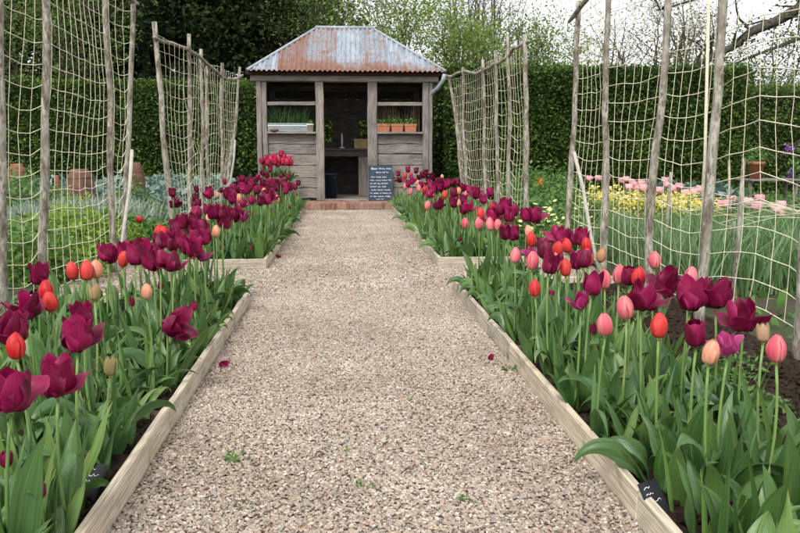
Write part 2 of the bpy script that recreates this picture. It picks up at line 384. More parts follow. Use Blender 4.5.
def edging(label, xface, y0, y1, side, xo, splits):
    """timber edging round a raised bed; side=-1 bed lies to the left of the path"""
    e = empty('bed_edging', (xface, (y0+y1)/2, 0)); tag(e, label, 'bed edging', 'timber edgings of the tulip beds')
    ys = [y0]+splits+[y1]
    for a, b_ in zip(ys[:-1], ys[1:]):
        xx = xface+side*.016
        board('board', (xx+random.uniform(-.003, .003), a+.002, .030), (xx+random.uniform(-.003, .003), b_-.002, .030+random.uniform(-.004, .004)), .12, .026, 'edging', e, bev=.004, rough=.008)
    board('end_board', (xface+side*.001, y1+.018, .03), (xo, y1+.018, .03), .115, .03, 'edging', e, rough=.003)
    board('end_board', (xface+side*.001, y0-.018, .03), (xo, y0-.018, .03), .115, .03, 'edging', e, rough=.003)
    for y in [y0+.05]+splits+[y1-.05]:
        board('peg', (xface+side*.052, y, -.05), (xface+side*.052, y, .075), .04, .038, 'stake', e, up=(1, 0, 0))
    return e
edging('long pale board edging of the tulip bed beside the leaning black tag, terracotta jar side', XL, 1.0, 5.08, -1, -2.1, [2.75, 4.0])
edging('long pale board edging of the open-soil tulip bed on the chalkboard side', XR, 1.0, 5.55, 1, 2.1, [1.95, 3.6])
edging('short-looking board edging of shed-end tulip bed, across path from chalkboard', XL-.04, 6.74, 13.2, -1, -2.1, [8.6, 10.8])
edging('board edging of shed-end tulip bed on the chalkboard side', XR+.03, 6.74, 13.2, 1, 2.1, [8.9, 11])
# a board edging further back in the kitchen garden
e = empty('bed_edging', (-3.0, 11.2, 0)); tag(e, 'brown board edging deep in the kitchen garden behind the netting', 'bed edging')
board('board', (-5.5, 11.2, .12), (-2.5, 11.2, .12), .2, .035, 'edging', e)

# gravel: real pebbles scattered over the path
def gravel(name, polys, dens, rad, seed, label, mat='pebble', zz=0):
    mb = MB()
    for x0, x1, y0, y1 in polys: mb.add([(x0, y0, zz), (x1, y0, zz), (x1, y1, zz), (x0, y1, zz)], [(0, 1, 2, 3)])
    o = mb.obj(name, mat); stuff(o, label, 'gravel' if mat == 'pebble' else 'soil')
    ng = bpy.data.node_groups.new(name, 'GeometryNodeTree')
    ng.interface.new_socket('Geometry', in_out='INPUT', socket_type='NodeSocketGeometry')
    ng.interface.new_socket('Geometry', in_out='OUTPUT', socket_type='NodeSocketGeometry')
    N = ng.nodes; L = ng.links
    gi = N.new('NodeGroupInput'); go = N.new('NodeGroupOutput')
    dp = N.new('GeometryNodeDistributePointsOnFaces'); dp.inputs['Density'].default_value = dens; dp.inputs['Seed'].default_value = seed
    ico = N.new('GeometryNodeMeshIcoSphere'); ico.inputs['Radius'].default_value = rad; ico.inputs['Subdivisions'].default_value = 2
    sm = N.new('GeometryNodeSetShadeSmooth'); sml = N.new('GeometryNodeSetMaterial'); sml.inputs['Material'].default_value = M[mat]
    # knock the ball into a stone
    pos = N.new('GeometryNodeSetPosition'); nz = N.new('ShaderNodeTexNoise'); nz.inputs['Scale'].default_value = 60
    sb = N.new('ShaderNodeVectorMath'); sb.operation = 'SUBTRACT'; sb.inputs[1].default_value = (.5, .5, .5)
    sc = N.new('ShaderNodeVectorMath'); sc.operation = 'SCALE'; sc.inputs['Scale'].default_value = rad*1.6
    L.new(nz.outputs['Color'], sb.inputs[0]); L.new(sb.outputs[0], sc.inputs[0]); L.new(sc.outputs[0], pos.inputs['Offset'])
    ip = N.new('GeometryNodeInstanceOnPoints')
    rr = N.new('FunctionNodeRandomValue'); rr.data_type = 'FLOAT_VECTOR'; rr.inputs[0].default_value = (-.5, -.5, 0); rr.inputs[1].default_value = (.5, .5, 6.28); rr.inputs['Seed'].default_value = seed+1
    rs = N.new('FunctionNodeRandomValue'); rs.data_type = 'FLOAT_VECTOR'; rs.inputs[0].default_value = (.4, .4, .3); rs.inputs[1].default_value = (1.6, 1.2, .85); rs.inputs['Seed'].default_value = seed+2
    e2r = N.new('FunctionNodeEulerToRotation')
    L.new(gi.outputs[0], dp.inputs['Mesh']); L.new(ico.outputs['Mesh'], pos.inputs['Geometry'])
    L.new(pos.outputs[0], sm.inputs[0]); L.new(sm.outputs[0], sml.inputs[0])
    L.new(dp.outputs['Points'], ip.inputs['Points']); L.new(sml.outputs[0], ip.inputs['Instance'])
    L.new(rr.outputs[0], e2r.inputs[0]); L.new(e2r.outputs[0], ip.inputs['Rotation']); L.new(rs.outputs[0], ip.inputs['Scale'])
    L.new(ip.outputs[0], go.inputs[0])
    o.modifiers.new('pebbles', 'NODES').node_group = ng
gravel('gravel', [(XL, XR, 1.5, 5.6)], 17000, .0060, 3, 'pale mixed tan and grey pebbles covering the path between the beds')
gravel('gravel', [(XL-.04, XR+.03, 5.6, 13.55), (-2.2, XL-.04, 5.1, 6.7), (XR+.03, 2.2, 5.58, 6.7)], 6500, .0085, 9, 'pebbles on the far stretch of the path towards the shed')

gravel('soil_crumbs', [(XR+.05, 2.1, 1.4, 5.5)], 1500, .013, 21, 'dark crumbly soil clods of the chalkboard-side bed away from shed', 'soil', .045)
gravel('soil_crumbs', [(-2.1, XL-.05, 1.4, 5.0)], 1500, .013, 22, 'dark crumbly soil clods of the jar-side bed away from shed', 'soil', .045)
# ------------------------------------------------------------------ shed
SX, FY, BY = .02, 14.6, 17.0
sh = empty('garden_shed', (SX, FY, 0)); tag(sh, 'open-fronted weathered timber shed with rusty corrugated iron hipped roof', 'shed')
def P(px): return at_y(px, 140, FY).x
def Zp(py, Y=FY): return at_y(345, py, Y).z
FZ = .10
lp0, lp1 = P(257.3), P(267.5); dl0, dl1 = P(316), P(324.2); dr0, dr1 = P(367.8), P(377.2); rp0, rp1 = P(422.6), P(432.4)
BZ0, BZ1 = Zp(82), Zp(75.4)
def post(name, xa, xb, y, z0=FZ, z1=BZ0, th=.15):
    return board(name, ((xa+xb)/2, y, z0), ((xa+xb)/2, y, z1), xb-xa, th, 'wood', sh, up=(1, 0, 0), bev=.008, rough=.012)
mid = (lp0+lp1)/2
post('post', lp0, mid-.004, FY+.06); post('post', mid+.004, lp1, FY+.075)
post('post', dl0, dl1, FY+.06); post('post', dr0, dr1, FY+.06)
mid2 = rp0+(rp1-rp0)*.62
post('post', rp0, mid2-.003, FY+.06); post('post', mid2+.005, rp1, FY+.08)
for x in (lp0+.08, rp1-.08): post('post', x-.07, x+.07, BY-.07)
board('lintel', (P(252), FY+.055, (BZ0+BZ1)/2), (P(438), FY+.055, (BZ0+BZ1)/2), BZ1-BZ0-.004, .18, 'wood', sh, bev=.01, rough=.014)
board('fascia', (P(250), FY-.10, BZ1+.055), (P(442), FY-.10, BZ1+.055), .125, .03, 'fascia', sh, rough=.006)
for x in (P(250)-.02, P(442)+.02):
    board('side_fascia', (x, FY-.10, BZ1+.055), (x, BY+.1, BZ1+.055), .125, .03, 'fascia', sh)
    board('eave_beam', (x-math.copysign(.17, x), FY+.16, (BZ0+BZ1)/2), (x-math.copysign(.17, x), BY, (BZ0+BZ1)/2), .12, .12, 'wood', sh)
board('eave_beam', (P(252), BY-.05, (BZ0+BZ1)/2), (P(438), BY-.05, (BZ0+BZ1)/2), .12, .12, 'wood', sh)
SILL = Zp(133)
for xa, xb in ((lp1, dl0), (dr1, rp0)):
    bz = [Zp(q) for q in (198.5, 188, 178, 165.5, 154, 144, 134)]
    for i in range(6):
        board('plank', (xa-.012, FY+.075+random.uniform(-.006, .006), (bz[i]+bz[i+1])/2), (xb+.012, FY+.075+random.uniform(-.006, .006), (bz[i]+bz[i+1])/2+random.uniform(-.006, .006)),
              bz[i+1]-bz[i]-.012, .03, 'wood', sh, bev=.004, rough=.012)
    board('sill', (xa-.0, FY+.06, SILL), (xb+.0, FY+.06, SILL), .035, .26, 'wood', sh, rough=.004)
    board('rail', (xa-.0, FY+.07, Zp(103.7)), (xb+.0, FY+.07, Zp(103.4)), .065, .04, 'wood', sh, rough=.006)
# side and rear walls of separate planks; the rear keeps a gap band at bench height like a shutter opening
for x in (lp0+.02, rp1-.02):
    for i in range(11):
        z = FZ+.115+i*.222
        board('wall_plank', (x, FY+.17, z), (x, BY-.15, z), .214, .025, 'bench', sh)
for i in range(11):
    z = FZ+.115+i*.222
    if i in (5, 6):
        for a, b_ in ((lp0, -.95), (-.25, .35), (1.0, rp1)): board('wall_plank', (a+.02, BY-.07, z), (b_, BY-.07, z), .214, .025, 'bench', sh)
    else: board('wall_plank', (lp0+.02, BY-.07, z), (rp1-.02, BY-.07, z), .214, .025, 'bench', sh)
# bench
bzt = Zp(149.5, 15.9)
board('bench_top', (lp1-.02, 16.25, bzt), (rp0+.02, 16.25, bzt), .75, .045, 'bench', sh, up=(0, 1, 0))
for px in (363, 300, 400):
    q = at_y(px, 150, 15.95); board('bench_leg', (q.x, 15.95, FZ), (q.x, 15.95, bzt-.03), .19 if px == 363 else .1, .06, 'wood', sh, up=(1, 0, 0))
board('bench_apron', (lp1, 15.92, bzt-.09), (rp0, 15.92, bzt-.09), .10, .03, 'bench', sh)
# corrugated roof: separate sheets, each cut to the hip
EX0, EX1 = at_y(247.5, 73, FY-.24).x, at_y(445.5, 73, FY-.24).x
EY0, EY1 = FY-.24, BY+.24; EZ = at_y(345, 71.0, EY0).z
RY = (EY0+EY1)/2; RZ = at_y(345, 28.5, RY).z; RX0, RX1 = at_y(317, 28, RY).x, at_y(372, 28, RY).x
def roof_face(o0, u, n_cols, s0, s1, slope_vec, tmax, rust, name='roof_sheet'):
    """o0 origin at eave, u along eave, slope_vec full slope; tmax(s) in 0..1"""
    nrm = u.cross(slope_vec).normalized(); mb = MB(); vs = []; low = []
    NR = 7; lap = random.uniform(.0, .006)
    for i in range(n_cols+1):
        s = s0+(s1-s0)*i/n_cols; tm = tmax(s)
        for j in range(NR+1):
            tt = tm*j/NR
            if j == 0: tt = -random.uniform(.0, .006)
            vs.append(o0+u*s+slope_vec*tt+nrm*(.016*math.sin(2*math.pi*s/.09)+lap)); low.append(max(0, 1-tt/.26) if tt < .26 else 0)
    fs = [(i*(NR+1)+j, (i+1)*(NR+1)+j, (i+1)*(NR+1)+j+1, i*(NR+1)+j+1) for i in range(n_cols) for j in range(NR)]
    # local frame: x along eave, y up the slope
    B = Matrix((u, slope_vec.normalized(), nrm)).transposed().to_4x4(); B.translation = o0+u*((s0+s1)/2)
    inv = B.inverted(); mb.add([inv @ p for p in vs], fs)
    o = mb.obj(name, 'iron', sh, True); B.translation = B.translation-sh.location; o.matrix_basis = B; o['rust'] = rust
    a = o.data.attributes.new('low', 'FLOAT', 'POINT'); a.data.foreach_set('value', low)
    return o
def front(o0, u, width, r0, r1, slope, cuts, rusts):
    def tm(s):
        if s < r0: return max(.002, s/max(r0, 1e-6))
        if s > r1: return max(.002, (width-s)/max(width-r1, 1e-6))
        return 1.0
    cs = [0]+cuts+[width]
    for a, b_, ru in zip(cs[:-1], cs[1:], rusts):
        roof_face(o0, u, max(6, int((b_-a)/.0137)), a, b_+.02 if b_ < width else b_, slope, tm, ru)
Wd = EX1-EX0
front(Vector((EX0, EY0, EZ)), Vector((1, 0, 0)), Wd, RX0-EX0, RX1-EX0, Vector((0, RY-EY0, RZ-EZ)), [.50, 1.02, 1.56, 2.06, 2.5, 3.05], [-.16, .30, .20, .03, .16, .02, -.08])
front(Vector((EX1, EY1, EZ)), Vector((-1, 0, 0)), Wd, EX1-RX1, EX1-RX0, Vector((0, RY-EY1, RZ-EZ)), [.9, 1.8, 2.7], [.2, 0, .1, .3])
Dp = EY1-EY0
front(Vector((EX1, EY0, EZ)), Vector((0, 1, 0)), Dp, Dp/2, Dp/2, Vector((RX1-EX1, 0, RZ-EZ)), [.8, 1.6], [0, .2, .1])
front(Vector((EX0, EY1, EZ)), Vector((0, -1, 0)), Dp, Dp/2, Dp/2, Vector((RX0-EX0, 0, RZ-EZ)), [.8, 1.6], [.1, .2, 0])
def cap(p, q, r=.035):
    mb = MB(); mb.tube([Vector(p)-sh.location, Vector(q)-sh.location], r, 8); o = mb.obj('ridge_cap', 'zinc', sh, True)
cap((RX0-.03, RY, RZ+.012), (RX1+.03, RY, RZ+.012))
for x, rx in ((EX0, RX0), (EX1, RX1)):
    for y in (EY0, EY1): cap((x, y, EZ+.012), (rx, RY, RZ+.012), .028)
# rafters under the iron
for x in np.linspace(RX0, RX1, 4): 
    board('rafter', (x, FY, EZ-.02), (x, RY, RZ-.08), .09, .04, 'bench', sh, up=(0, -.5, 1))
mb = MB(); mb.tube([Vector(p)-sh.location for p in [(EX1-.02, EY0-.03, EZ-.05), (EX1-.05, EY0+.02, EZ-.16), (EX1-.12, EY0+.10, EZ-.27), (EX1-.22, EY0+.24, EZ-.36), (EX1-.26, EY0+.29, EZ-.42), (EX1-.26, EY0+.30, 1.0), (EX1-.26, EY0+.30, .1)]], .036, 10)
mb.obj('downpipe', 'zinc', sh, True)
# brick step: rowlock edge bricks, pavers behind, shed floor
st = empty('brick_step', (SX, 13.9, 0)); tag(st, 'low red brick step in front of the shed doorway', 'step')
mb = MB(); mb.box(-1.75, 1.75, -.24, .65, -.02, FZ-.008); mb.obj('mortar_bed', 'mortar', st)
def brick_mesh(lx, ly, lz):
    bm = bmesh.new(); bmesh.ops.create_cube(bm, size=1)
    for v_ in bm.verts: v_.co = Vector((v_.co.x*lx, v_.co.y*ly, v_.co.z*lz))
    bmesh.ops.bevel(bm, geom=bm.edges[:], offset=.006, segments=1, affect='EDGES')
    me = bpy.data.meshes.new('brick'); bm.to_mesh(me); bm.free(); me.materials.append(M['brick']); return me
b1 = brick_mesh(.066, .215, .105); b2 = brick_mesh(.212, .10, .065)
x = -1.75
while x < 1.74:
    o = link(bpy.data.objects.new('brick', b1), st); o.location = (x+.035, -.14+random.uniform(-.006, .006), FZ-.045+random.uniform(-.004, .004)); o.rotation_euler = (random.uniform(-.02, .02), 0, random.uniform(-.02, .02)); x += .077
for r_ in range(6):
    x = -1.75+(.11 if r_ % 2 else 0)
    while x < 1.6:
        o = link(bpy.data.objects.new('brick', b2), st); o.location = (x+.11, .03+r_*.111, FZ-.029+random.uniform(-.003, .003)); o.rotation_euler = (0, 0, random.uniform(-.015, .015)); x += .223
mb = MB(); mb.box(lp0-SX, rp1-SX, -.05, BY-FY, -.02, FZ-.004); mb.obj('floor', 'mortar', sh)
board('threshold', (dl1, FY+.06, FZ+.012), (dr0, FY+.06, FZ+.012), .14, .028, 'wood', sh, up=(0, 1, 0))

# chalkboard leaning against the post
cbx0, cbx1 = P(368.2), P(392.3)
cb = empty('chalkboard', ((cbx0+cbx1)/2, FY-.16, FZ)); tag(cb, 'slate blue chalkboard with white handwriting leaning on the shed front', 'chalkboard')
cb.rotation_euler = (R(-9), 0, 0)
cw = cbx1-cbx0; chh = .66
mb = MB(); mb.box(-cw/2, cw/2, -.006, .006, 0, chh); mb.obj('slate', 'slate', cb)
mb = MB(); rs = random.Random(5)
lines = [(.60, .026, .10, .92), (.53, .026, .30, .86), (.445, .02, .08, .85), (.385, .02, .06, .92), (.325, .02, .06, .95), (.265, .02, .06, .9), (.205, .02, .1, .95), (.145, .02, .06, .93), (.085, .02, .06, .95), (.035, .014, .3, .6)]
for zc, hh, fa, fb in lines:
    x = -cw/2+cw*fa
    while x < -cw/2+cw*fb:
        wl = rs.randint(2, 6); pts = []
        for k in range(wl*4):
            tall = hh*(1.25 if rs.random() < .2 else .62)
            ph = k*math.pi/2
            pts.append((x+k*.0052+.004*math.cos(ph), -.0085, zc+tall*math.sin(ph)*.6+rs.uniform(-.003, .003)))
        if pts[-1][0] > cw/2-.012: break
        mb.tube(pts, .0034, 4); x = pts[-1][0]+.02
mb.tube([(-cw/2+.05, -.0085, .575), (-cw/2+.066, -.0085, .635), (-cw/2+.082, -.0085, .575)], .003, 4)
mb.tube([(-cw/2+.055, -.0085, .597), (-cw/2+.08, -.0085, .597)], .003, 4)
mb.obj('chalk_writing', 'chalk', cb)

# things on the sills
def blades(n, w_, d_, h0, h1, mat, lean=.15, wd=.006):
    mb = MB()
    for _ in range(n):
        x = random.uniform(-w_, w_); y = random.uniform(-d_, d_); h = random.uniform(h0, h1); a = random.uniform(0, 6.28); dx = random.gauss(0, lean)*h; dy = random.gauss(0, lean)*h
        c_, s_ = math.cos(a)*wd, math.sin(a)*wd
        mb.add([(x-c_, y-s_, 0), (x+c_, y+s_, 0), (x+c_*.8+dx*.4, y+s_*.8+dy*.4, h*.6), (x-c_*.8+dx*.4, y-s_*.8+dy*.4, h*.6), (x+dx, y+dy, h)], [(0, 1, 2, 3), (3, 2, 4)])
    return mb
ST = SILL+.018
xa, xb = P(268.3), P(309)
tr = empty('seedling_trough', ((xa+xb)/2, FY+.06, ST)); tag(tr, 'blue-grey wooden trough of tall green shoots on the shed sill', 'planter')
hw = (xb-xa)/2
for y in (-.085, .085): board('side', (tr.location.x-hw, tr.location.y+y, ST+.08), (tr.location.x+hw, tr.location.y+y, ST+.08), .155, .015, 'bluebox', tr)
for x in (-hw+.008, hw-.008): board('end', (tr.location.x+x, tr.location.y-.076, ST+.078), (tr.location.x+x, tr.location.y+.076, ST+.078), .15, .015, 'bluebox', tr)
board('slat', (tr.location.x-hw-.004, tr.location.y-.097, ST+.11), (tr.location.x+hw+.004, tr.location.y-.097, ST+.11), .02, .008, 'white', tr)
mb = MB(); mb.box(-hw+.017, hw-.017, -.075, .075, .01, .13); mb.obj('compost', 'soil', tr)
o = blades(230, hw-.03, .065, .06, .38, 'leek', .28, .006).obj('shoots', 'shoot', tr); o.location.z = .125
xa, xb = P(306.5), P(314)
tr = empty('pale_pot', ((xa+xb)/2, FY-.0, ST)); tag(tr, 'small pale pot at the end of the blue-grey sill trough', 'pot')
mb = MB(); mb.lathe([(.0, 0), (.052, 0), (.066, .12), (.072, .12), (.072, .145), (.06, .145), (.058, .11), (0, .11)], 16); mb.obj('pot', 'white', tr, True)
o = blades(25, .03, .03, .05, .13, 'green', .3, .008).obj('sprout', 'green', tr); o.location.z = .11
q = at_y(274, 130, FY-.03)
tr = empty('clay_saucer', (q.x, FY-.03, ST)); tag(tr, 'little brown clay pan with a twig lying on the sill', 'saucer')
mb = MB(); mb.lathe([(0, 0), (.06, 0), (.085, .045), (.078, .045), (.055, .012), (0, .012)], 16); mb.obj('pan', 'old_clay', tr, True)
mb = MB(); mb.tube([(-.05, 0, .045), (-.02, .01, .07), (.01, -.01, .085)], .006, 5); mb.obj('twig', 'stick_bark' if 'stick_bark' in M else 'bark', tr)
for i, (a, b_, nb) in enumerate(((376.7, 390, 'closest to the doorway'), (391, 403.2, 'in the middle of the row of three'), (404.3, 416.5, 'next to the corner post'))):
    xa, xb = P(a), P(b_); hw = (xb-xa)/2
    tr = empty('terracotta_trough', ((xa+xb)/2, FY+.045, ST)); tag(tr, 'rectangular orange terracotta pot of green seedlings, '+nb, 'pot', 'terracotta pots on the shed sill')
    mb = MB(); z1 = .15
    def rect(s_, z): return [(-hw*s_, -.085*s_, z), (hw*s_, -.085*s_, z), (hw*s_, .085*s_, z), (-hw*s_, .085*s_, z)]
    rings = [rect(.86, 0), rect(.93, .105), rect(1.0, .107), rect(1.0, z1), rect(.9, z1), rect(.88, .12)]
    vs = sum(rings, []); fs = [(0, 3, 2, 1)]
    for r_ in range(5):
        for k in range(4): fs.append((r_*4+k, r_*4+(k+1) % 4, r_*4+4+(k+1) % 4, r_*4+4+k))
    fs.append((20, 21, 22, 23)); mb.add(vs, fs); mb.obj('pot', 'terracotta_new', tr)
    Pn = np.column_stack([RNG.uniform(-hw*.95, hw*.95, 240), RNG.uniform(-.07, .07, 240), .125+np.abs(RNG.normal(0, .055, 240))])
    link(bpy.data.objects.new('seedlings', fast_quads('seedlings', rand_leaves(Pn, .045, .6), 'green')), tr)
for (xa, xb) in ((dr1+.04, rp0-.04), ):
    o = tag(blades(160, (xb-xa)/2, .08, .22, .62, 'dry', .07, .005).obj('dried_stems', 'dry'), 'bundle of dried brown flower stems standing behind terracotta sill pots', 'dried flowers')
    o.location = ((xa+xb)/2, FY+.33, SILL-.0)
    board('shelf', (xa, FY+.33, SILL-.02), (xb, FY+.33, SILL-.02), .22, .03, 'bench', sh, up=(0, 1, 0))
# on and under the bench
q = at_y(361, 140, 16.1)
tb = empty('storage_box', (q.x, 16.1, bzt+.023)); tag(tb, 'tan box sitting on the bench inside the shed', 'box')
mb = MB(); mb.box(-.14, .14, -.1, .1, 0, .16); mb.obj('box', 'tanbox', tb); mb = MB(); mb.box(-.148, .148, -.108, .108, .155, .19); mb.obj('lid', 'tanbox', tb)
q = at_y(342, 140, 16.0)
tb = empty('hand_trowel', (q.x, 16.05, bzt+.023)); tag(tb, 'pale hand tool standing upright on the shed bench', 'tool')
mb = MB(); mb.lathe([(0, 0), (.06, 0), (.055, .02), (.02, .03)], 12); mb.obj('base', 'white', tb, True)
mb = MB(); mb.tube([(0, 0, .02), (0, 0, .1), (.002, 0, .2), (0, 0, .30)], [.016, .02, .022, .012], 8); mb.obj('handle', 'white', tb, True)
q = at_y(330, 185, 15.6)
tb = empty('waste_bin', (q.x, 15.55, FZ)); tag(tb, 'dark blue bin on the floor just inside the shed doorway', 'bin')
mb = MB(); mb.lathe([(0, 0), (.13, 0), (.16, .45), (.17, .45), (.17, .48), (.15, .48), (.12, .03), (0, .03)], 18); mb.obj('bin', 'bluebin', tb, True)
mb = MB(); mb.tube([(-.16, 0, .46), (-.1, -.12, .40), (.1, -.12, .40), (.16, 0, .46)], .007, 5); mb.obj('handle', 'zinc', tb)

# ------------------------------------------------------------------ net trellises
def trellis(label, poles, rail, z_rail, seed, braces=(), step=.135, sag=.05, skip_rail=False, zlow=.1):
    """poles: list of (base xyz, top xyz, radius)"""
    rr = random.Random(seed); base = Vector(poles[0][0]); base.z = 0
    t_ = empty('net_trellis', base); tag(t_, label, 'trellis', 'netted pole trellises behind the tulip beds')
    curves = []
    for a, b_, r_ in poles:
        a = Vector(a); b_ = Vector(b_); pts = []; rad = []; o1 = rr.random()*40; n = 16
        for i in range(n+1):
            f = i/n; p = a.lerp(b_, f); amp = .028*math.sin(math.pi*min(1, f*1.05))
            p = p+Vector((noise.noise(Vector((o1, f*2.3, 0)))*amp*1.4, noise.noise(Vector((0, f*2.3, o1)))*amp*1.4, 0))
            p += Vector((noise.noise(Vector((o1, f*9, 3)))*.008, noise.noise(Vector((3, f*9, o1)))*.008, 0))
            pts.append(p-base); rad.append(r_*(1.1-.25*f)*(1+.18*noise.noise(Vector((o1, f*14, 7)))))
        mb = MB(); mb.tube(pts, rad, 9); mb.obj('pole', 'bark', t_, True); curves.append(pts)
    def pole_at(i, z):
        pts = curves[i]
        for p, q in zip(pts[:-1], pts[1:]):
            if p.z <= z <= q.z: return p.lerp(q, (z-p.z)/(q.z-p.z+1e-9))
        return pts[-1] if z > pts[-1].z else pts[0]
    if not skip_rail:
        pts = []; rad = []
        rp = [Vector(p)-base for p in rail]
        for a, b_ in zip(rp[:-1], rp[1:]):
            for k in range(6):
                p = a.lerp(b_, k/6); pts.append(p+Vector((0, 0, noise.noise(Vector((seed, p.y*3, 0)))*.03)))
                rad.append(.021*(1+.25*noise.noise(Vector((seed, p.y*6, 2)))))
        pts.append(rp[-1]); rad.append(.014)
        mb = MB(); mb.tube(pts, rad, 8); mb.obj('rail', 'bark', t_, True)
    for a, b_ in braces:
        mb = MB(); a = Vector(a)-base; b_ = Vector(b_)-base
        mb.tube([a, a.lerp(b_, .3)+Vector((.012, 0, 0)), a.lerp(b_, .7)-Vector((.008, 0, 0)), b_], .016, 7); mb.obj('brace', 'brace', t_, True)
    # net
    zt = z_rail; nz_ = round((zt-zlow)/step); zstep = (zt-zlow)/nz_; H = MB(); Vv = MB(); cols = []
    for i in range(len(poles)-1):
        ln = (Vector(poles[i][0])-Vector(poles[i+1][0])).length; nc = max(2, round(ln/step)); sg = sag*rr.uniform(.5, 1.5); sgm = -1 if rr.random() < .25 else 1
        kink = rr.uniform(.25, .75)
        for j in range(nc+(1 if i == len(poles)-2 else 0)):
            f = j/nc; col = []
            for k in range(nz_+1):
                z = zlow+k*zstep
                p = pole_at(i, z).lerp(pole_at(i+1, z), f)
                shape = (f/kink if f < kink else (1-f)/(1-kink)); shape = shape**.8
                wk = min(1, (1.15-k/nz_)*1.3)
                p = p+Vector((.02 if p.x < 0 else -.02, 0, 0))
                p.z += -sgm*sg*shape*wk+rr.gauss(0, .004); p.x += rr.gauss(0, .003)+.02*math.sin(k*.5+i)*math.sin(math.pi*f); p.y += rr.gauss(0, .003)
                col.append(p)
            cols.append(col)
    for k in range(nz_+1): H.tube([c_[k] for c_ in cols], .0027, 4, False)
    for c_ in cols: Vv.tube(c_, .0019, 4, False)
    for c_ in cols:
        for p in c_:
            k_ = .0052*rr.uniform(.8, 1.25); H.add([p+Vector(d)*k_ for d in ((1, 0, 0), (-1, 0, 0), (0, 1, 0), (0, -1, 0), (0, 0, 1), (0, 0, -1))], [(0, 2, 4), (2, 1, 4), (1, 3, 4), (3, 0, 4), (2, 0, 5), (1, 2, 5), (3, 1, 5), (0, 3, 5)])
    n_ = len(H.v); H.v += Vv.v; H.f += [tuple(x+n_ for x in f) for f in Vv.f]
    H.obj('net', 'jute', t_)
    return t_
def stick(px_lo, py_lo, px_hi, py_hi, Y, ztop, r_, z0=-.02):
    """pole through two sight points on the plane Y"""
    a = at_y(px_lo, py_lo, Y); b_ = at_y(px_hi, py_hi, Y); d = (b_-a)/(b_.z-a.z)
    return (a+d*(z0-a.z), a+d*(ztop-a.z), r_)
# near left
NLp = [((-2.08, 3.7, -.02), (-2.16, 3.7, 2.35), .024), stick(3, 230, 1, 60, 4.55, 2.35, .023), stick(43, 240, 45, 0, 5.15, 2.4, .027), stick(113, 235, 105, 0, 6.6, 2.38, .026), stick(125, 235, 134, 0, 7.15, 2.37, .024)]
trellis('tall net trellis on hazel poles by the lime green mound and clay jars', NLp,
        [Vector((-2.16, 3.6, 2.3)), NLp[1][1]-Vector((0, 0, .04)), NLp[2][1]-Vector((0, 0, .06)), NLp[3][1]-Vector((.0, 0, .02)), at_y(138, 4, 7.25)],
        2.34, 3, [(at_y(132, 150, 7.1), at_y(117, 240, 6.7)-Vector((0, 0, .35)))], sag=.075)
# far left
FLp = [stick(173, 216, 155, 30, 8.3, 2.30, .03), stick(191, 211, 189, 44, 9.3, 2.33, .026), stick(203, 210, 201, 60, 10.0, 2.25, .024), stick(208, 210, 207, 60, 10.35, 2.1, .02), stick(221, 205, 222, 70, 11.2, 2.22, .025), stick(228, 190, 239, 75, 12.3, 2.28, .024)]
trellis('net trellis with drooping rail between the shed and the tall clay jar', FLp,
        [at_y(154, 38, 8.2), at_y(188, 49, 9.3), at_y(203, 60, 10.0), at_y(222, 77, 11.2), at_y(232, 80, 11.9), at_y(243, 75, 12.4)], 2.16, 4, [(at_y(235, 140, 12.0), at_y(228, 190, 12.0)-Vector((0, 0, .2)))], sag=.05)
# near right
NRp = [stick(796, 385, 808, 152, 3.42, 2.3, .021), stick(703, 262, 721, 0, 4.22, 2.4, .028), stick(650, 262, 667, 0, 4.98, 2.4, .026), stick(604, 262, 609, 0, 5.9, 2.36, .025), stick(567, 230, 578, 10, 6.8, 2.28, .026)]
NRt = trellis('tall net trellis on hazel poles beside strap-leaved rows and yellow flowers', NRp,
        [NRp[0][1]-Vector((0, 0, .1)), NRp[1][1]-Vector((0, 0, .02)), NRp[2][1]-Vector((0, 0, .03)), NRp[3][1]-Vector((0, 0, .03)), at_y(569, 22, 6.95)],
        2.3, 5, [(at_y(574, 152, 6.75), at_y(600, 260, 6.3)-Vector((0, 0, .1)))], sag=.045, zlow=.16)
# thin cane beside the pole
mb = MB(); a = at_y(706.5, 240, 4.3); a.z = -.02; b_ = at_y(706.5, 0, 4.3); mb.tube([a, a.lerp(b_, .5)+Vector((.005, 0, 0)), b_+Vector((0, 0, .4))], .009, 7)
tag(mb.obj('bamboo_cane', 'jute', None, True), 'thin straight pale cane standing against a trellis pole', 'cane')
# far right
FRp = [stick(464, 190, 449, 74, 12.6, 2.2, .025), stick(466, 190, 463, 72, 11.8, 2.25, .022), stick(486, 205, 483, 70, 10.4, 2.2, .024), stick(498, 205, 496, 68, 9.6, 2.22, .024), stick(509, 200, 508, 60, 9.0, 2.3, .023), stick(526, 200, 525, 42, 8.2, 2.2, .028)]
trellis('net trellis with rising crooked rail beside the shed downpipe', FRp,
        [at_y(447, 77, 12.7), at_y(464, 71, 11.8), at_y(474, 74, 11), at_y(484, 70, 10.4), at_y(497, 64, 9.6), at_y(509, 56, 9.0), at_y(514, 49, 8.7), at_y(529, 41, 8.1)], 2.14, 6, sag=.055)
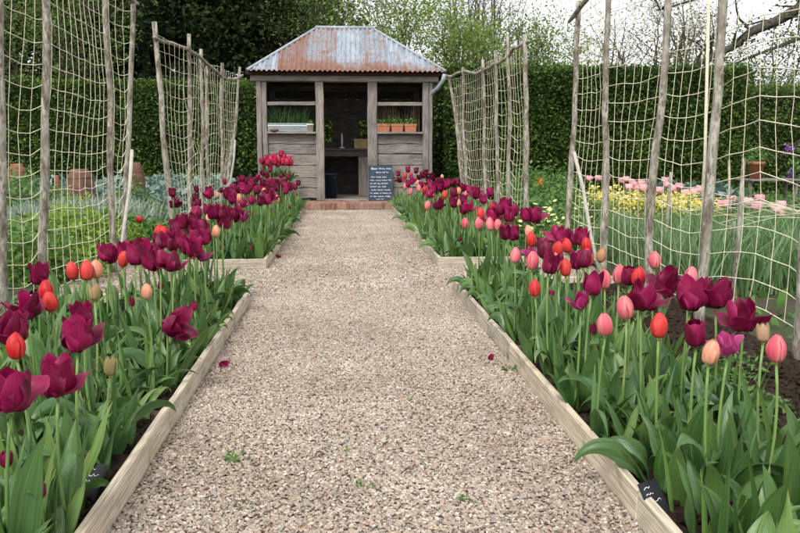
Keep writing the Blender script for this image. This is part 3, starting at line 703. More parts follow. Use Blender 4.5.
# low leaning stakes with slack net among the strap-leaved rows
def low_stake(pxl, pyl, pxh, pyh, Y, label):
    a = at_y(pxl, pyl, Y); b_ = at_y(pxh, pyh, Y); d = (a-b_).normalized(); base = a+d*((a.z+.03)/max(.05, -d.z))
    mb = MB(); mb.tube([base, base.lerp(b_, .5)+Vector((.01, 0, 0)), b_], [.017, .016, .012], 7)
    tag(mb.obj('garden_stake', 'bark', None, True), label, 'stake')
low_stake(735, 262, 744, 158, 4.9, 'thin leaning stake among strap leaves in front of the orange pot')
low_stake(729, 205, 729, 160, 7.2, 'short upright stake beside the blue-grey plants and pink tulips')
low_stake(664, 240, 671, 172, 6.3, 'thin stake among the yellow flowers behind the netting')
mb = MB(); nx_, ny_ = 12, 8; g = [[Vector((2.9+1.9*i/nx_, 5.6+1.7*j/ny_+random.gauss(0, .01), .50+.06*math.sin(i*.5)+.10*(j/ny_-.5)+random.gauss(0, .006))) for i in range(nx_+1)] for j in range(ny_+1)]
for row in g: mb.tube(row, .0016, 4, False)
for i in range(nx_+1): mb.tube([g[j][i] for j in range(ny_+1)], .0016, 4, False)
ln = empty('low_net', (2.9, 5.6, 0)); tag(ln, 'slack low net stretched flat over strap-leaved vegetable rows', 'net')
o = mb.obj('net', 'jute', ln); o.location = (-2.9, -5.6, 0)
for i, j in ((0, 0), (nx_, 0), (0, ny_), (nx_, ny_)):
    p = g[j][i]; mb = MB(); mb.tube([(p.x-2.9, p.y-5.6, -.02), (p.x-2.9, p.y-5.6, p.z+.05)], .01, 6); mb.obj('peg', 'bark', ln)

# ------------------------------------------------------------------ tulips
def petal_mesh(name, mat, L, W, phis, ang, seed, wave=.0, nseg=12, nc=7, r0=.004, twist=0, point=.5, tipp=2.0):
    """centre line follows tangent elevations phis (deg) from base to tip"""
    rr = random.Random(seed); mb = MB(); vs = []; r = r0; z = 0; pts = []
    for i in range(nseg+1):
        u = i/nseg; x = u*(len(phis)-1); k = min(int(x), len(phis)-2); ph = R(phis[k]+(phis[k+1]-phis[k])*(x-k))
        pts.append((r, z, ph, u)); r += math.cos(ph)*L/nseg; z += math.sin(ph)*L/nseg
    s1 = rr.uniform(0, 6.28)
    for (r, z, ph, u) in pts:
        pk = point
        if u < pk: wv = W*(.22+.78*math.sin(math.pi/2*u/pk)**.9)
        else:
            q_ = (u-pk)/(1-pk); wv = W*((1-q_**tipp)**.62 if tipp > 1.5 else (1-q_)**.72*(1+.35*q_))
        wv = max(wv, .0008)
        rc = max(abs(r), wv*.75, .006)
        for j in range(nc):
            v_ = -1+2*j/(nc-1); a = v_*wv/rc
            xr = r-rc*(1-math.cos(a))*.9; xt = rc*math.sin(a)
            wob = wave*wv*math.sin(u*9+s1+v_*2)*abs(v_)
            # lift edges along the petal normal
            xr += -math.sin(ph)*wob; zz = z+math.cos(ph)*wob-.10*wv*v_*v_*0
            vs.append((xr, xt, zz))
    fs = [(i*nc+j, i*nc+j+1, (i+1)*nc+j+1, (i+1)*nc+j) for i in range(nseg) for j in range(nc-1)]
    ca, sa = math.cos(ang), math.sin(ang)
    mb.add([(x*ca-y*sa, x*sa+y*ca, z) for x, y, z in vs], fs); mb.pu = [i/nseg for i in range(nseg+1) for j in range(nc)]; mb.pv = [-1+2*j/(nc-1) for i in range(nseg+1) for j in range(nc)]; return mb, mat
def close_tip(ph, r_end, r0, L):
    """turn the upper tangents inwards until the petal ends r_end from the axis"""
    for k in range(60):
        r = r0
        for i in range(12):
            x = i/12*(len(ph)-1); q = min(int(x), len(ph)-2); r += math.cos(R(ph[q]+(ph[q+1]-ph[q])*(x-q)))*L/12
        if r <= r_end: break
        ph = ph[:3]+[ph[3]+.35, ph[4]+.7, ph[5]+.9]
    return ph
def flower_variant(kind, seed):
    rr = random.Random(seed); out = []; u = rr.uniform
    for i in range(6):
        inner = i % 2; ang = i*math.pi/3+u(-.1, .1); rr0 = .003+.002*(1-inner); mat = None
        if kind == 'egg':      # closed oval
            ph = close_tip([18, 71+u(-3, 3), 85, 94+u(-2, 2), 100+u(-2, 2), 110], .0050-.0015*inner, rr0, .096); a = (.096, .0265, ph); wv = .06
        elif kind == 'goblet':
            ph = [4, 60+u(-5, 5), 86, 95+u(-5, 5), 100+u(-8, 8), 112+u(-25, 15)]; a = (.090, .036, ph); wv = .08
        elif kind == 'lily':   # pointed flaring tips
            tip = u(35, 95); ph = [2, 58+u(-6, 6), 86+u(-4, 5), 92+u(-8, 6), 84+u(-12, 12), tip]; a = (.104, .034, ph); wv = .16
        elif kind == 'open':   # blown: some petals fall outwards
            if rr.random() < .46: ph = [0, 34+u(-6, 10), 46+u(-14, 18), 38+u(-16, 16), 10+u(-30, 30)]
            else: ph = [4, 56+u(-6, 8), 86+u(-8, 8), 94+u(-10, 10), 92+u(-14, 14), 78+u(-35, 35)]
            a = (.108, .037, ph); wv = .26
        elif kind == 'bud':
            ph = [20, 76, 90, 96, 104]; a = (.060, .0165, ph); wv = .02
        elif kind == 'double':
            ph = [0, 40+u(-10, 10), 80+u(-10, 10), 100, 110+u(-20, 20)]; a = (.085, .040, ph); wv = .15
        out.append(petal_mesh('petal', None, a[0]*u(.97, 1.04), a[1]*u(.95, 1.06), a[2], ang, rr.randint(0, 9999), wv, r0=rr0, point={'lily': .45, 'open': .5, 'bud': .4}.get(kind, .52), tipp={'lily': 1, 'open': 1.75 if rr.random() < .5 else 1, 'bud': 1, 'egg': 1.6}.get(kind, 2.2))[0])
    return out
KIND = {  # shape, material, base scale, words
 'M': ('lily', 'p_maroon', 1.0, 'deep maroon tulip with pointed flaring petals'),
 'O': ('open', 'p_maroon', 1.05, 'fully blown maroon tulip with petals falling open'),
 'G': ('goblet', 'p_maroon', 1.0, 'closed goblet-shaped maroon tulip'),
 'B': ('bud', 'p_maroon', .8, 'small dark maroon tulip bud low among leaves'),
 'R': ('egg', 'p_red', 1.0, 'closed oval red tulip'),
 'P': ('egg', 'p_pink', 1.02, 'closed oval salmon pink tulip'),
 'C': ('egg', 'p_peach', .92, 'pale peach closed tulip'),
 'T': ('egg', 'p_tan', .85, 'withered tan brown tulip'),
 'E': ('bud', 'p_green', 1.05, 'greenish half-coloured tulip bud'),
 'F': ('open', 'p_faded', .68, 'faded purple-pink tulip losing its petals'),
 'H': ('goblet', 'p_crimson', 1.0, 'crimson tulip in the raised pot by the shed wall'),
 'K': ('double', 'p_pale', 1.05, 'pale pink double tulip')}
VAR = {}
pm = MB(); pm.tube([(0, 0, -.006), (0, 0, .004), (0, 0, .022), (0, 0, .026)], [.0055, .006, .003, .005], 6)
PISTIL = pm.mesh('flower', 'pistil', True)
for k, (shape, mat, sc, words) in KIND.items():
    VAR[k] = []
    for s_ in range(6 if k in 'MO' else 4):
        ps = flower_variant(shape, hash((shape, s_)) % 1000 if False else (ord(k)*31+s_*7))
        sep_ = [p.mesh('petal', mat, True) for p in ps]
        j = MB()
        j.pu = []; j.pv = []
        for p in ps: j.add(p.v, p.f); j.pu += p.pu; j.pv += p.pv
        j.tube([(0, 0, -.006), (0, 0, .004), (0, 0, .02)], [.0055, .006, .003], 5)
        VAR[k].append((sep_, j.mesh('flower', mat, True)))
def leaf_blade(L, W, e0, e1, seed, nseg=9, nc=5, cup=.5, wave=.12, twist=.3, fold=1.0):
    rr = random.Random(seed); p = Vector((0, 0, 0)); vs = []; fs = []; s1 = rr.uniform(0, 6); yaw = 0; tw = rr.uniform(-twist, twist); cur = rr.uniform(-.5, .5)
    for i in range(nseg+1):
        u = i/nseg; el = R(e0+(e1-e0)*u**1.7); yaw = cur*u*u
        d = Vector((math.cos(el)*math.cos(yaw), math.cos(el)*math.sin(yaw), math.sin(el)))
        side = Vector((-math.sin(yaw), math.cos(yaw), 0)); nrm = d.cross(side)*-1
        a = tw*u*2; side2 = side*math.cos(a)+nrm*math.sin(a); nrm2 = nrm*math.cos(a)-side*math.sin(a)
        w_ = W*(.28+.72*math.sin(math.pi*min(1, u*1.15+.08)) if u < .5 else math.sin(math.pi*(.5+.5*(u-.38)/.62 if u > .38 else .5))) if u < 1 else .0006
        w_ = max(w_, .0006)
        for j in range(nc):
            v_ = -1+2*j/(nc-1)
            vs.append(p+side2*(w_*v_)+nrm2*(cup*w_*(v_*v_)*(1-.5*u)+wave*w_*abs(v_)*math.sin(u*8+s1+(v_ > 0)*1.7)))
        p = p+d*(L/nseg)
    fs = [(i*nc+j, i*nc+j+1, (i+1)*nc+j+1, (i+1)*nc+j) for i in range(nseg) for j in range(nc-1)]
    mb = MB(); mb.add(vs, fs); mb.pu = [i/nseg for i in range(nseg+1) for j in range(nc)]; mb.pv = [-1+2*j/(nc-1) for i in range(nseg+1) for j in range(nc)]; return mb
LEAVES = []
lr = random.Random(11)
for i in range(18):
    up = i % 3
    LEAVES.append(leaf_blade(lr.uniform(.26, .38), lr.uniform(.022, .044), lr.uniform(68, 86), lr.uniform(40, 72) if up == 0 else (lr.uniform(-15, 30) if up == 1 else lr.uniform(-95, -40)), i, 11, 5, lr.uniform(.3, .8), lr.uniform(.12, .42), .8))
for i in range(6): LEAVES.append(leaf_blade(lr.uniform(.30, .42), lr.uniform(.009, .015), lr.uniform(78, 88), lr.uniform(55, 80), 50+i, 8, 3, .6, .05, .3))
LEAFM = [l.mesh('leaf', 'tulip_leaf', True) for l in LEAVES]
STEMS = []
for i in range(6):
    mb = MB(); ox, oy = lr.uniform(-.025, .025), lr.uniform(-.025, .025)
    mb.tube([(ox*4*f*(1-f)*.6, oy*4*f*(1-f)*.6, f) for f in np.linspace(0, 1, 7)], [.0052-.0012*f for f in np.linspace(0, 1, 7)], 6)
    STEMS.append(mb.mesh('stem', 'stem', True))
LAB = {'LN': 'in the tulip bed behind the terracotta jar side board', 'RN': 'in the bed of pink, red and maroon tulips beside the soil strip',
       'LF': 'in the shed-end bed across the path from the chalkboard', 'RF': 'in the shed-end bed on the chalkboard side', 'POT': '', 'KG': 'among the yellow flowers behind the netting'}
BN = {'LN': 'in jar-side bed away from shed', 'RN': 'in chalkboard-side bed away from shed', 'LF': 'in jar-side bed by the shed',
      'RF': 'in chalkboard-side bed by the shed', 'POT': '', 'KG': 'behind the netting among yellow flowers'}
tr_rng = random.Random(21)
def tulip(kind, head, bed, soil_z=.045, near=True, size=1.0, label=None, tilt=None, nleaf=None):
    rr = tr_rng; shape, mat, sc, words = KIND[kind]
    base = Vector((head.x+rr.uniform(-.02, .02), head.y+rr.uniform(-.02, .02), soil_z))
    t_ = empty('tulip', base); h = head.z-soil_z-.035*size
    tag(t_, label or (words+' '+BN[bed]).strip(), 'tulip', 'tulips of one kind: '+words[:38]+' '+bed.lower().replace('ln', 'jar side').replace('rn', 'board side').replace('lf', 'jar side by shed').replace('rf', 'board side by shed').replace('kg', 'kitchen garden').replace('pot', 'pot'))
    dx, dy = head.x-base.x, head.y-base.y
    st_ = link(bpy.data.objects.new('stem', rr.choice(STEMS)), t_)
    st_.matrix_basis = Matrix(((1, 0, dx, 0), (0, 1, dy, 0), (0, 0, h, 0), (0, 0, 0, 1)))
    st_.location = (0, 0, 0); st_.rotation_euler = Vector((0, 0, 1)).rotation_difference(Vector((dx, dy, h))).to_euler(); st_.scale = (1, 1, math.sqrt(h*h+dx*dx+dy*dy))
    seps, joined = rr.choice(VAR[kind]); s_ = sc*size*rr.uniform(.93, 1.07)
    fl = link(bpy.data.objects.new('flower', PISTIL if near else joined), t_)
    fl.location = (dx, dy, h); tl = tilt or (rr.gauss(0, .10), rr.gauss(0, .10))
    fl.rotation_euler = (tl[0], tl[1], rr.uniform(0, 6.28)); fl.scale = (s_,)*3
    if near:
        for pme in seps: link(bpy.data.objects.new('petal', pme), fl)
    n = nleaf if nleaf is not None else (rr.randint(3, 4) if near else 2)
    a0 = rr.uniform(0, 6.28)
    for i in range(n):
        lf = link(bpy.data.objects.new('leaf', rr.choice(LEAFM)), t_)
        q = rr.uniform(.68, 1.0)*(1 if bed != 'KG' else .8); lf.scale = (q, q*rr.uniform(.85, 1.2), q); a = a0+i*2.4+rr.uniform(-.5, .5)
        lf.location = (.006*math.cos(a), .006*math.sin(a), rr.uniform(-.04, .02)); lf.rotation_euler = (rr.uniform(-.15, .15), rr.uniform(-.15, .15), a)
    return t_
RNGX = {'LN': (-1.95, -.70, 1.55, 5.0), 'RN': (.85, 1.62, 1.5, 5.45), 'LF': (-1.9, -.70, 6.8, 13.1), 'RF': (.86, 1.9, 6.8, 13.1)}
def place(px, py, kind, mean, label=None, size=1.0, tilt=None):
    best = None
    side = 'L' if px < 344 else 'R'
    for dz in sorted([i*.01 for i in range(-20, 21)], key=abs):
        z = mean+dz
        if py-152 < 6: continue
        q = at_z(px, py, z)
        for bed in (side+'N', side+'F'):
            x0, x1, y0, y1 = RNGX[bed]
            if x0 <= q.x <= x1 and y0 <= q.y <= y1: best = (q, bed); break
        if best: break
    if not best: return False
    q, bed = best
    tulip(kind, q, bed, near=(q.y < 6.5), size=size, label=label, tilt=tilt); return True
TL = """40 275 M|73 271 R|86 272 R|97 270 C|94 291 E|110 256 M|122 259 R|46 291 R|52 302 R|27 308 O|13 331 O|16 347 R|77 338 O|85 316 M|57 381 O|10 394 O|110 365 E|40 484 B|5 453 B|44 364 B
125 252 M|138 252 O|157 231 R|166 234 R|160 243 M|173 244 G|175 228 M|186 224 C|190 227 M|196 237 G|187 247 M|153 262 O|174 263 O|149 254 M|146 291 C|160 283 B|132 299 B|194 303 B
197 213 G|195 221 M|213 213 M|205 230 G|208 217 C|224 222 O|233 214 M|226 211 R|243 217 F|216 231 C|222 245 B|234 243 B|251 246 B|251 213 B|203 254 F
232 191 M|227 195 M|243 189 M|251 186 O|257 190 M|239 198 C|252 200 G|233 199 M|263 173 M|270 170 M|267 176 M|258 178 O|281 176 G|288 177 M|283 184 O|273 182 M|276 188 M|263 184 O|253 184 M|242 187 M|234 188 M|265 198 G|264 192 M|270 195 O|286 191 G|295 187 G|278 199 C|250 180 M|245 183 O|266 212 B|270 219 B|290 206 B|297 193 B|248 190 G|260 201 M
398 174 M|405 176 R|411 175 R|416 171 M|408 170 M|400 180 O|408 184 M|405 187 P|410 192 P|419 189 P|422 184 R|417 183 C|427 179 M|432 177 O|430 186 M|436 185 M|441 182 O|442 177 C|449 183 M|457 182 M|445 195 R|453 193 G|459 191 C|439 205 O|427 206 P|425 209 B|454 203 O|459 202 C|467 207 O|469 190 M|476 195 O|465 224 P|460 237 B|433 190 M|422 176 O|426 173 M|419 178 M|412 180 O
481 214 R|492 207 R|504 208 O|494 217 O|509 216 M|513 219 C|479 224 P|491 225 P|498 225 P|505 219 E|514 234 M|535 217 O|529 231 C|532 240 R|515 256 P|532 262 P|531 251 F|526 246 B
556 236 O|573 238 O|543 246 G|557 250 R|568 246 R|587 246 R|588 259 R|600 255 T|566 268 R|558 262 G|577 261 M|555 264 P|592 286 M|605 280 P|535 289 R|551 292 B|581 299 F
619 275 P|629 276 G|638 278 R|641 298 O|627 309 P|655 261 P|667 284 O|689 277 P|691 298 O|659 327 R|593 326 B|606 325 P|716 296 O|744 318 O|697 334 G|709 352 C|729 342 F|764 331 E|777 350 P"""
SP = {(597): None}
SPECIAL = {(600, 255): 'withered tan brown tulip beside the pale diagonal brace', (777, 350): 'salmon pink closed tulip over bare soil beside the net', (744, 318): 'large blown maroon tulip standing over bare soil by the net',
 (709, 352): 'pale peach closed tulip leaning in front of dark maroon one', (659, 327): 'single red oval tulip standing low below the maroon cluster', (16, 347): 'red oval tulip in front of a blown maroon tulip, jar side',
 (146, 291): 'lone peach tulip standing low in the jar-side bed', (278, 199): 'cream-peach tulip alone among maroon ones by the shed planks', (764, 331): 'greenish pink tulip bud beside the net over bare soil', (110, 365): 'lone greenish tulip bud on tall stem, jar side'}
n_t = 0
for rec in TL.replace('\n', '|').split('|'):
    px, py, k = rec.split(); px = float(px); py = float(py)
    near = py > 216
    mean = (.47 if py > 300 else .50) if near else .56
    sz = (1.2 if px > 600 else 1.06 if py > 290 else .98) if (k in 'MO') else .98
    sz *= 1.14 if py < 245 else (1.06 if py < 285 else 1.0)
    if k == 'B': mean = .30 if py > 205 else .42
    if (px, py) == (110, 365): mean = .34
    if (px, py) == (146, 291): mean = .42
    n_t += place(px, py, k, mean, SPECIAL.get((int(px), int(py))), sz)
# neighbours crowding the maroon drifts
xr = random.Random(77)
for rec in TL.replace('\n', '|').split('|'):
    px, py, k = rec.split(); px = float(px); py = float(py)
    if k in 'MOG' and 180 < py < 268 and (px < 300 or 425 < px < 580) and xr.random() < .8:
        place(px+xr.uniform(-11, 11), py+xr.uniform(-5, 5), xr.choice('MMOG'), .52 if py > 216 else .56, None, 1.08)
# flopped magenta tulip over the board
tulip('O', at_z(167, 320, .33), 'LN', size=1.05, label='magenta-maroon tulip flopped sideways over the board edging', tilt=(.1, 1.2))
# unrecorded neighbours that thicken the far clumps
for bed, x0, x1, y0, y1, n in (('RF', .95, 1.65, 8.0, 13.0, 34), ('LF', -1.75, -.85, 7.6, 13.0, 34)):
    for i in range(n):
        k = random.choice('MMMMOOGGRP' if bed == 'RF' else 'MMMMOOOGGC')
        tulip(k, Vector((random.uniform(x0, x1), random.uniform(y0, y1), random.uniform(.46, .60))), bed, near=False, size=1.05)
# raised pot of crimson tulips against the shed
pt = empty('tall_planter', (-1.22, 14.1, .0)); tag(pt, 'tall clay planter of crimson tulips against the shed planks', 'planter')
mb = MB(); mb.lathe([(0, 0), (.17, 0), (.22, .50), (.25, .50), (.25, .56), (.21, .56), (.20, .5), (0, .5)], 22); mb.obj('pot', 'old_clay', pt, True)
for px, py in ((262, 161), (266, 159), (271, 160), (276, 157), (281, 154), (285, 157), (289, 159), (275, 162), (283, 162), (290, 163), (279, 160), (268, 163), (264, 165), (273, 157), (287, 162), (278, 164), (284, 159), (270, 164)):
    q = at_y(px, py, 14.1+random.uniform(-.12, .08)); tulip('H', q, 'POT', .5, False, 1.5, 'crimson tulip in the tall planter against the shed planks', nleaf=3)
# pale pink tulips deep in the garden
for px, py, Y in [(589, 178, 12), (598, 178, 12), (607, 178, 12), (622, 180, 12), (626, 179, 11.6), (631, 181, 11.6), (634, 184, 11), (641, 183, 11), (629, 187, 11), (636, 188, 11), (643, 188, 10.5), (665, 180, 11), (668, 185, 10.6), (672, 188, 10.2), (679, 186, 10.2), (686, 192, 10), (694, 191, 9.6), (700, 189, 9.6), (722, 204, 8.6), (727, 203, 8.4), (731, 199, 9), (748, 201, 8.4), (760, 198, 8.4), (757, 206, 8), (777, 209, 7.6), (781, 204, 7.8), (780, 213, 7.6), (659, 190, 10.4), (650, 182, 11)]:
    q = at_y(px, py, Y); tulip('K', Vector((q.x, q.y, max(.35, q.z))), 'KG', .02, False, 1.3, nleaf=2)

# dense leaf mass between the tulips
def leaf_mass(bed, n, sc, label, mat='tulip_leaf_mass'):
    x0, x1, y0, y1 = RNGX[bed]; V = []; F = []; off = 0
    rr = random.Random(ord(bed[0])*7+ord(bed[1]))
    arrs = [(np.array([tuple(p) for p in l.v]), np.array(l.f), l.pu, l.pv) for l in LEAVES]; PU = []; PV = []
    if bed == 'RN': x1 = 1.42
    if bed[1] == 'F': x1 = min(x1, 1.7); x0 = max(x0, -1.75)
    for i in range(n):
        A, Fc, pu_, pv_ = rr.choice(arrs); PU += pu_; PV += pv_; s_ = sc*rr.uniform(.75, 1.2); a = rr.uniform(0, 6.28); c_, sn = math.cos(a), math.sin(a)
        x = rr.uniform(x0+.03, x1-.03) if rr.random() < .7 else (rr.uniform(x0, x0+.22) if bed[0] == 'R' else rr.uniform(x1-.22, x1)); y = rr.uniform(y0, y1)
        Q = np.column_stack([(A[:, 0]*c_-A[:, 1]*sn)*s_+x, (A[:, 0]*sn+A[:, 1]*c_)*s_+y, A[:, 2]*s_+.015])
        V.append(Q); F.append(Fc+off); off += len(A)
    me = bpy.data.meshes.new('tulip_foliage'); me.from_pydata(np.vstack(V).tolist(), [], np.vstack(F).tolist()); me.update(); me.materials.append(M[mat])
    for nm, L_ in (('pu', PU), ('pv', PV)): me.attributes.new(nm, 'FLOAT', 'POINT').data.foreach_set('value', L_)
    me.polygons.foreach_set('use_smooth', [True]*len(me.polygons))
    stuff(link(bpy.data.objects.new('tulip_foliage', me)), label, 'foliage')
leaf_mass('LN', 950, .74, 'dense green tulip leaves filling the jar-side bed away from the shed')
leaf_mass('RN', 800, .74, 'dense green tulip leaves filling the chalkboard-side bed away from the shed')
leaf_mass('LF', 1900, .9, 'green tulip leaves massed in the jar-side bed by the shed')
leaf_mass('RF', 1900, .9, 'green tulip leaves massed in the chalkboard-side bed by the shed')

# slate plant tags, weeds and fallen petals
for px, py, z, rot, lb in ((663, 497, .06, .5, 'black plant tag with faint white writing tucked behind the chalkboard-side board'), (84, 478, .06, -.4, 'black plant tag tucked in the jar-side bed behind the board')):
    q = at_z(px, py+14, z); tg = empty('plant_tag', (q.x, q.y, z-.02)); tag(tg, lb, 'plant tag'); tg.rotation_euler = (R(-35), 0, rot)
    mb = MB(); mb.box(-.035, .035, -.003, .003, 0, .10); mb.obj('tag_plate', 'tag', tg)
    mb = MB(); mb.tube([(0, .003, -.05), (0, .003, .02)], .004, 5); mb.obj('spike', 'tag', tg)
    mb = MB()
    for zz in (.03, .048, .066, .082):
        mb.tube([(-.026+.0045*k, -.0042, zz+random.uniform(-.004, .004)) for k in range(random.randint(6, 12))], .0009, 4)
    mb.obj('writing', 'chalk', tg)
for px, py, n, s_ in ((237, 457, 26, .022), (363, 487, 14, .018), (464, 500, 12, .018), (410, 400, 8, .016), (512, 370, 26, .03), (241, 503, 12, .018), (340, 437, 10, .015), (345, 451, 8, .012)):
    q = at_z(px, py, .005); Pn = np.column_stack([q.x+RNG.normal(0, s_, n), q.y+RNG.normal(0, s_*.8, n), .006+np.abs(RNG.normal(0, .006, n))])
    tag(link(bpy.data.objects.new('weed', fast_quads('weed', rand_leaves(Pn, s_*.9, .5), 'green'))), 'tiny green weed sprouting through the gravel', 'weed', 'weeds in the gravel path')
for px, py, lb in ((492, 357, 'magenta petal dropped beside the chalkboard-side board'), (281, 257, 'magenta petal lying on gravel at the shed-end bed corner'), (219, 366, 'dark petal scrap lying in the gravel beside the jar-side board')):
    q = at_z(px, py, .012); o = link(bpy.data.objects.new('fallen_petal', VAR['O'][0][0][0])); o.location = q; o.rotation_euler = (R(70), 0, random.uniform(0, 6)); o.scale = (.55, .55, .55)
    tag(o, lb, 'petal')

# ------------------------------------------------------------------ kitchen garden plants
def pts_dome(n, rx, ry, h, shell=.55):
    d = RNG.normal(size=(n, 3)); d /= np.linalg.norm(d, axis=1, keepdims=True); d[:, 2] = np.abs(d[:, 2])
    r = shell+(1-shell)*RNG.uniform(0, 1, (n, 1))**.6; r *= 1+.25*np.sin(d[:, :1]*7+1)*np.cos(d[:, 1:2]*6)
    return d*r*np.array([rx, ry, h])
def mound(loc, rx, ry, h, n, ls, mat, label, cat='plant', group=None, flowers=None):
    e = empty('garden_plant', loc)
    link(bpy.data.objects.new('foliage', fast_quads('foliage', rand_leaves(pts_dome(n, rx, ry, h), ls, .5, .6), mat)), e)
    if flowers:
        fm, fn, fs_ = flowers; p_ = pts_dome(fn, rx, ry, h*1.12, .92)
        link(bpy.data.objects.new('flowers', fast_quads('flowers', rand_leaves(p_, fs_, .9, 1.5, .1), fm)), e)
    tag(e, label, cat, group); return e
def rosette(loc, r, h, n, mat, label, group, wid=.34, cat='plant'):
    mb = MB(); e = empty('garden_plant', loc)
    for i in range(n):
        a = i*2.4+random.uniform(-.3, .3); el = 15+65*(i/n); l = leaf_blade(r*random.uniform(.85, 1.15)*(1.1-.35*i/n), r*wid*random.uniform(.8, 1.1), el+random.uniform(10, 25), el-50, random.randint(0, 9999), 6, 5, .35, .35, .3)
        c_, s_ = math.cos(a), math.sin(a); mb.add([(x*c_-y*s_, x*s_+y*c_, z+h*.25*i/n) for x, y, z in [tuple(v_) for v_ in l.v]], l.f)
    mb.obj('foliage', mat, e, True); tag(e, label, cat, group); return e
def straps(loc, n, spread, h0, h1, mat, label, group, wd=.009, cat='plant', lean=.22):
    e = empty('garden_plant', loc); blades(n, spread, spread, h0, h1, mat, lean, wd).obj('foliage', mat, e); tag(e, label, cat, group); return e
def GM(q, Y, r_):
    mound((q.x+random.uniform(-.2, .2), Y-random.uniform(.2, .45), .02), r_*.75, r_*.7, r_*.95, 420, .13, 'glauc', 'jagged grey-green leafy clump growing before the big blue-grey plants', group='grey-green clumps')
# left side
for px, py, Y, r_, h in ((55, 225, 7.4, .62, .42), (75, 220, 8.0, .6, .46), (38, 240, 6.4, .5, .32), (92, 228, 7.6, .5, .36)):
    q = at_y(px, py, Y); mound((q.x, Y, .02), r_, r_*.9, h, 2300, .052, 'lime', 'lime green leafy mound behind the tall net trellis', group='lime green mounds')
for px, Y, r_, h in ((8, 6.0, .5, .5), (20, 9.5, .6, .72), (12, 11.4, .5, .74), (28, 11.6, .4, .66), (134, 10.3, .35, .58), (58, 10.6, .3, .5), (70, 10.0, .3, .45), (25, 6.9, .45, .35), (140, 8.6, .4, .3), (150, 9.6, .45, .35), (110, 8.2, .4, .35)):
    q = at_y(px, 200, Y); mound((q.x, Y, .02), r_, r_, h, 1500, .055, 'green', 'mid green leafy clump between clay jars and the netting', group='mid green clumps by the jars')
for px, Y, s_ in ((15, 8.2, .3), (30, 8.6, .3), (100, 9.2, .35), (85, 9.4, .35), (112, 9.6, .35), (125, 9.0, .3), (68, 9.0, .3)):
    q = at_y(px, 200, Y); straps((q.x, Y, .02), 420, s_, .25, .50, 'silver', 'spiky silver-grey plant in front of the clay jar', 'silver plants before the jars', .010, lean=.35)
for i, (px, Y, r_) in enumerate(((45, 11.5, .55), (60, 12, .55), (105, 12, .6), (118, 11.6, .5), (155, 12.3, .6), (168, 12.8, .6), (150, 10.8, .5), (178, 11.8, .5), (195, 13, .6), (205, 12.2, .55), (160, 14, .6), (215, 14.2, .6), (30, 12.5, .6), (185, 14.5, .6), (75, 13.5, .6), (128, 13.5, .6))):
    q = at_y(px, 190, Y); GM(q, Y, r_); rosette((q.x, Y, .04), r_, .55, 30, 'glauc', 'large blue-grey leaved cardoon-like plant near the clay jars and hedge', 'blue-grey leafy plants by the hedge', .2)
def jar(px, pyb, Y, r_, h, mat, label, group=None, lid=True):
    q = at_y(px, pyb, Y); e = empty('clay_forcing_jar', (q.x, Y, .02)); tag(e, label, 'clay jar', group)
    mb = MB(); mb.lathe([(r_*.80, 0), (r_*.92, h*.2), (r_, h*.5), (r_*.97, h*.72), (r_*.8, h*.9), (r_*.62, h*.965), (r_*.58, h), (r_*.5, h), (r_*.5, h*.96)], 26); mb.obj('body', mat, e, True)
    mb = MB(); mb.lathe([(r_*.85, h*.83), (r_*.90, h*.845), (r_*.86, h*.87)], 26); mb.obj('rim_band', mat, e, True)
    if lid: mb = MB(); mb.lathe([(r_*.62, h*.99), (r_*.6, h*1.02), (r_*.2, h*1.05), (r_*.12, h*1.1), (0, h*1.11)], 20); mb.obj('lid', mat, e, True)
jar(81, 195, 10.6, .185, .76, 'old_clay', 'tall brown clay forcing jar standing behind silver-grey plants', lid=False)
jar(136, 190, 11.0, .13, .84, 'old_clay', 'narrow brown clay jar half hidden behind a trellis pole', lid=False)
jar(17, 170, 12.6, .15, .80, 'terracotta', 'orange clay jar showing its rim above green clumps', lid=False)
jar(57, 180, 11.2, .045, .66, 'terracotta', 'slim terracotta jar among the blue-grey leaves', lid=False)
q = at_y(142, 217, 8.4); tulip('R', Vector((q.x, 8.4, max(.3, q.z))), 'KG', .02, False, 1.3, 'salmon red tulip alone behind the near trellis corner', tilt=(.2, 1.1))
# right side
for px, Y, r_, h in ((515, 11.0, .5, .5), (535, 10.2, .55, .55), (552, 9.6, .5, .48), (540, 8.6, .5, .38), (556, 8.2, .45, .35), (525, 12.2, .6, .75), (560, 12.2, .6, .62), (575, 10, .5, .42), (548, 13.5, .6, .75)):
    q = at_y(px, 190, Y); mound((q.x, Y, .02), r_, r_, h, 1500, .065, 'green', 'bushy green leafy perennial between the two net trellises', group='green perennials between trellises')
q = at_y(541, 178, 11.2); mound((q.x, 11.2, q.z-.1), .06, .06, .12, 40, .04, 'orange', 'single orange flower above green perennials', 'flower')
bpy.data.objects[-1] if False else None
for px, py, Y in ((545, 218, 7.4), (556, 212, 7.6), (577, 205, 8), (572, 216, 7.4), (560, 222, 7.2), (532, 208, 8.2), (585, 214, 7.6)):
    q = at_y(px, py, Y); mound((q.x, Y, .02), .22, .22, max(.3, q.z-.04), 240, .05, 'green', 'airy plant with pale cream-yellow flowers near the diagonal brace', group='cream-yellow flowered plants', flowers=('cream', 26, .05))
for px, Y in ((590, 10.4), (605, 10.2), (618, 10), (632, 9.8), (645, 9.6), (660, 9.4), (676, 9.2), (690, 9.0), (612, 11), (640, 10.6), (670, 10.2), (705, 8.6), (700, 9.6)):
    q = at_y(px, 195, Y); mound((q.x, Y, .02), .34, .34, .40, 520, .05, 'green', 'low plant covered in bright yellow flowers behind the netting', group='yellow flowered plants', flowers=('yellow', 420, .042))
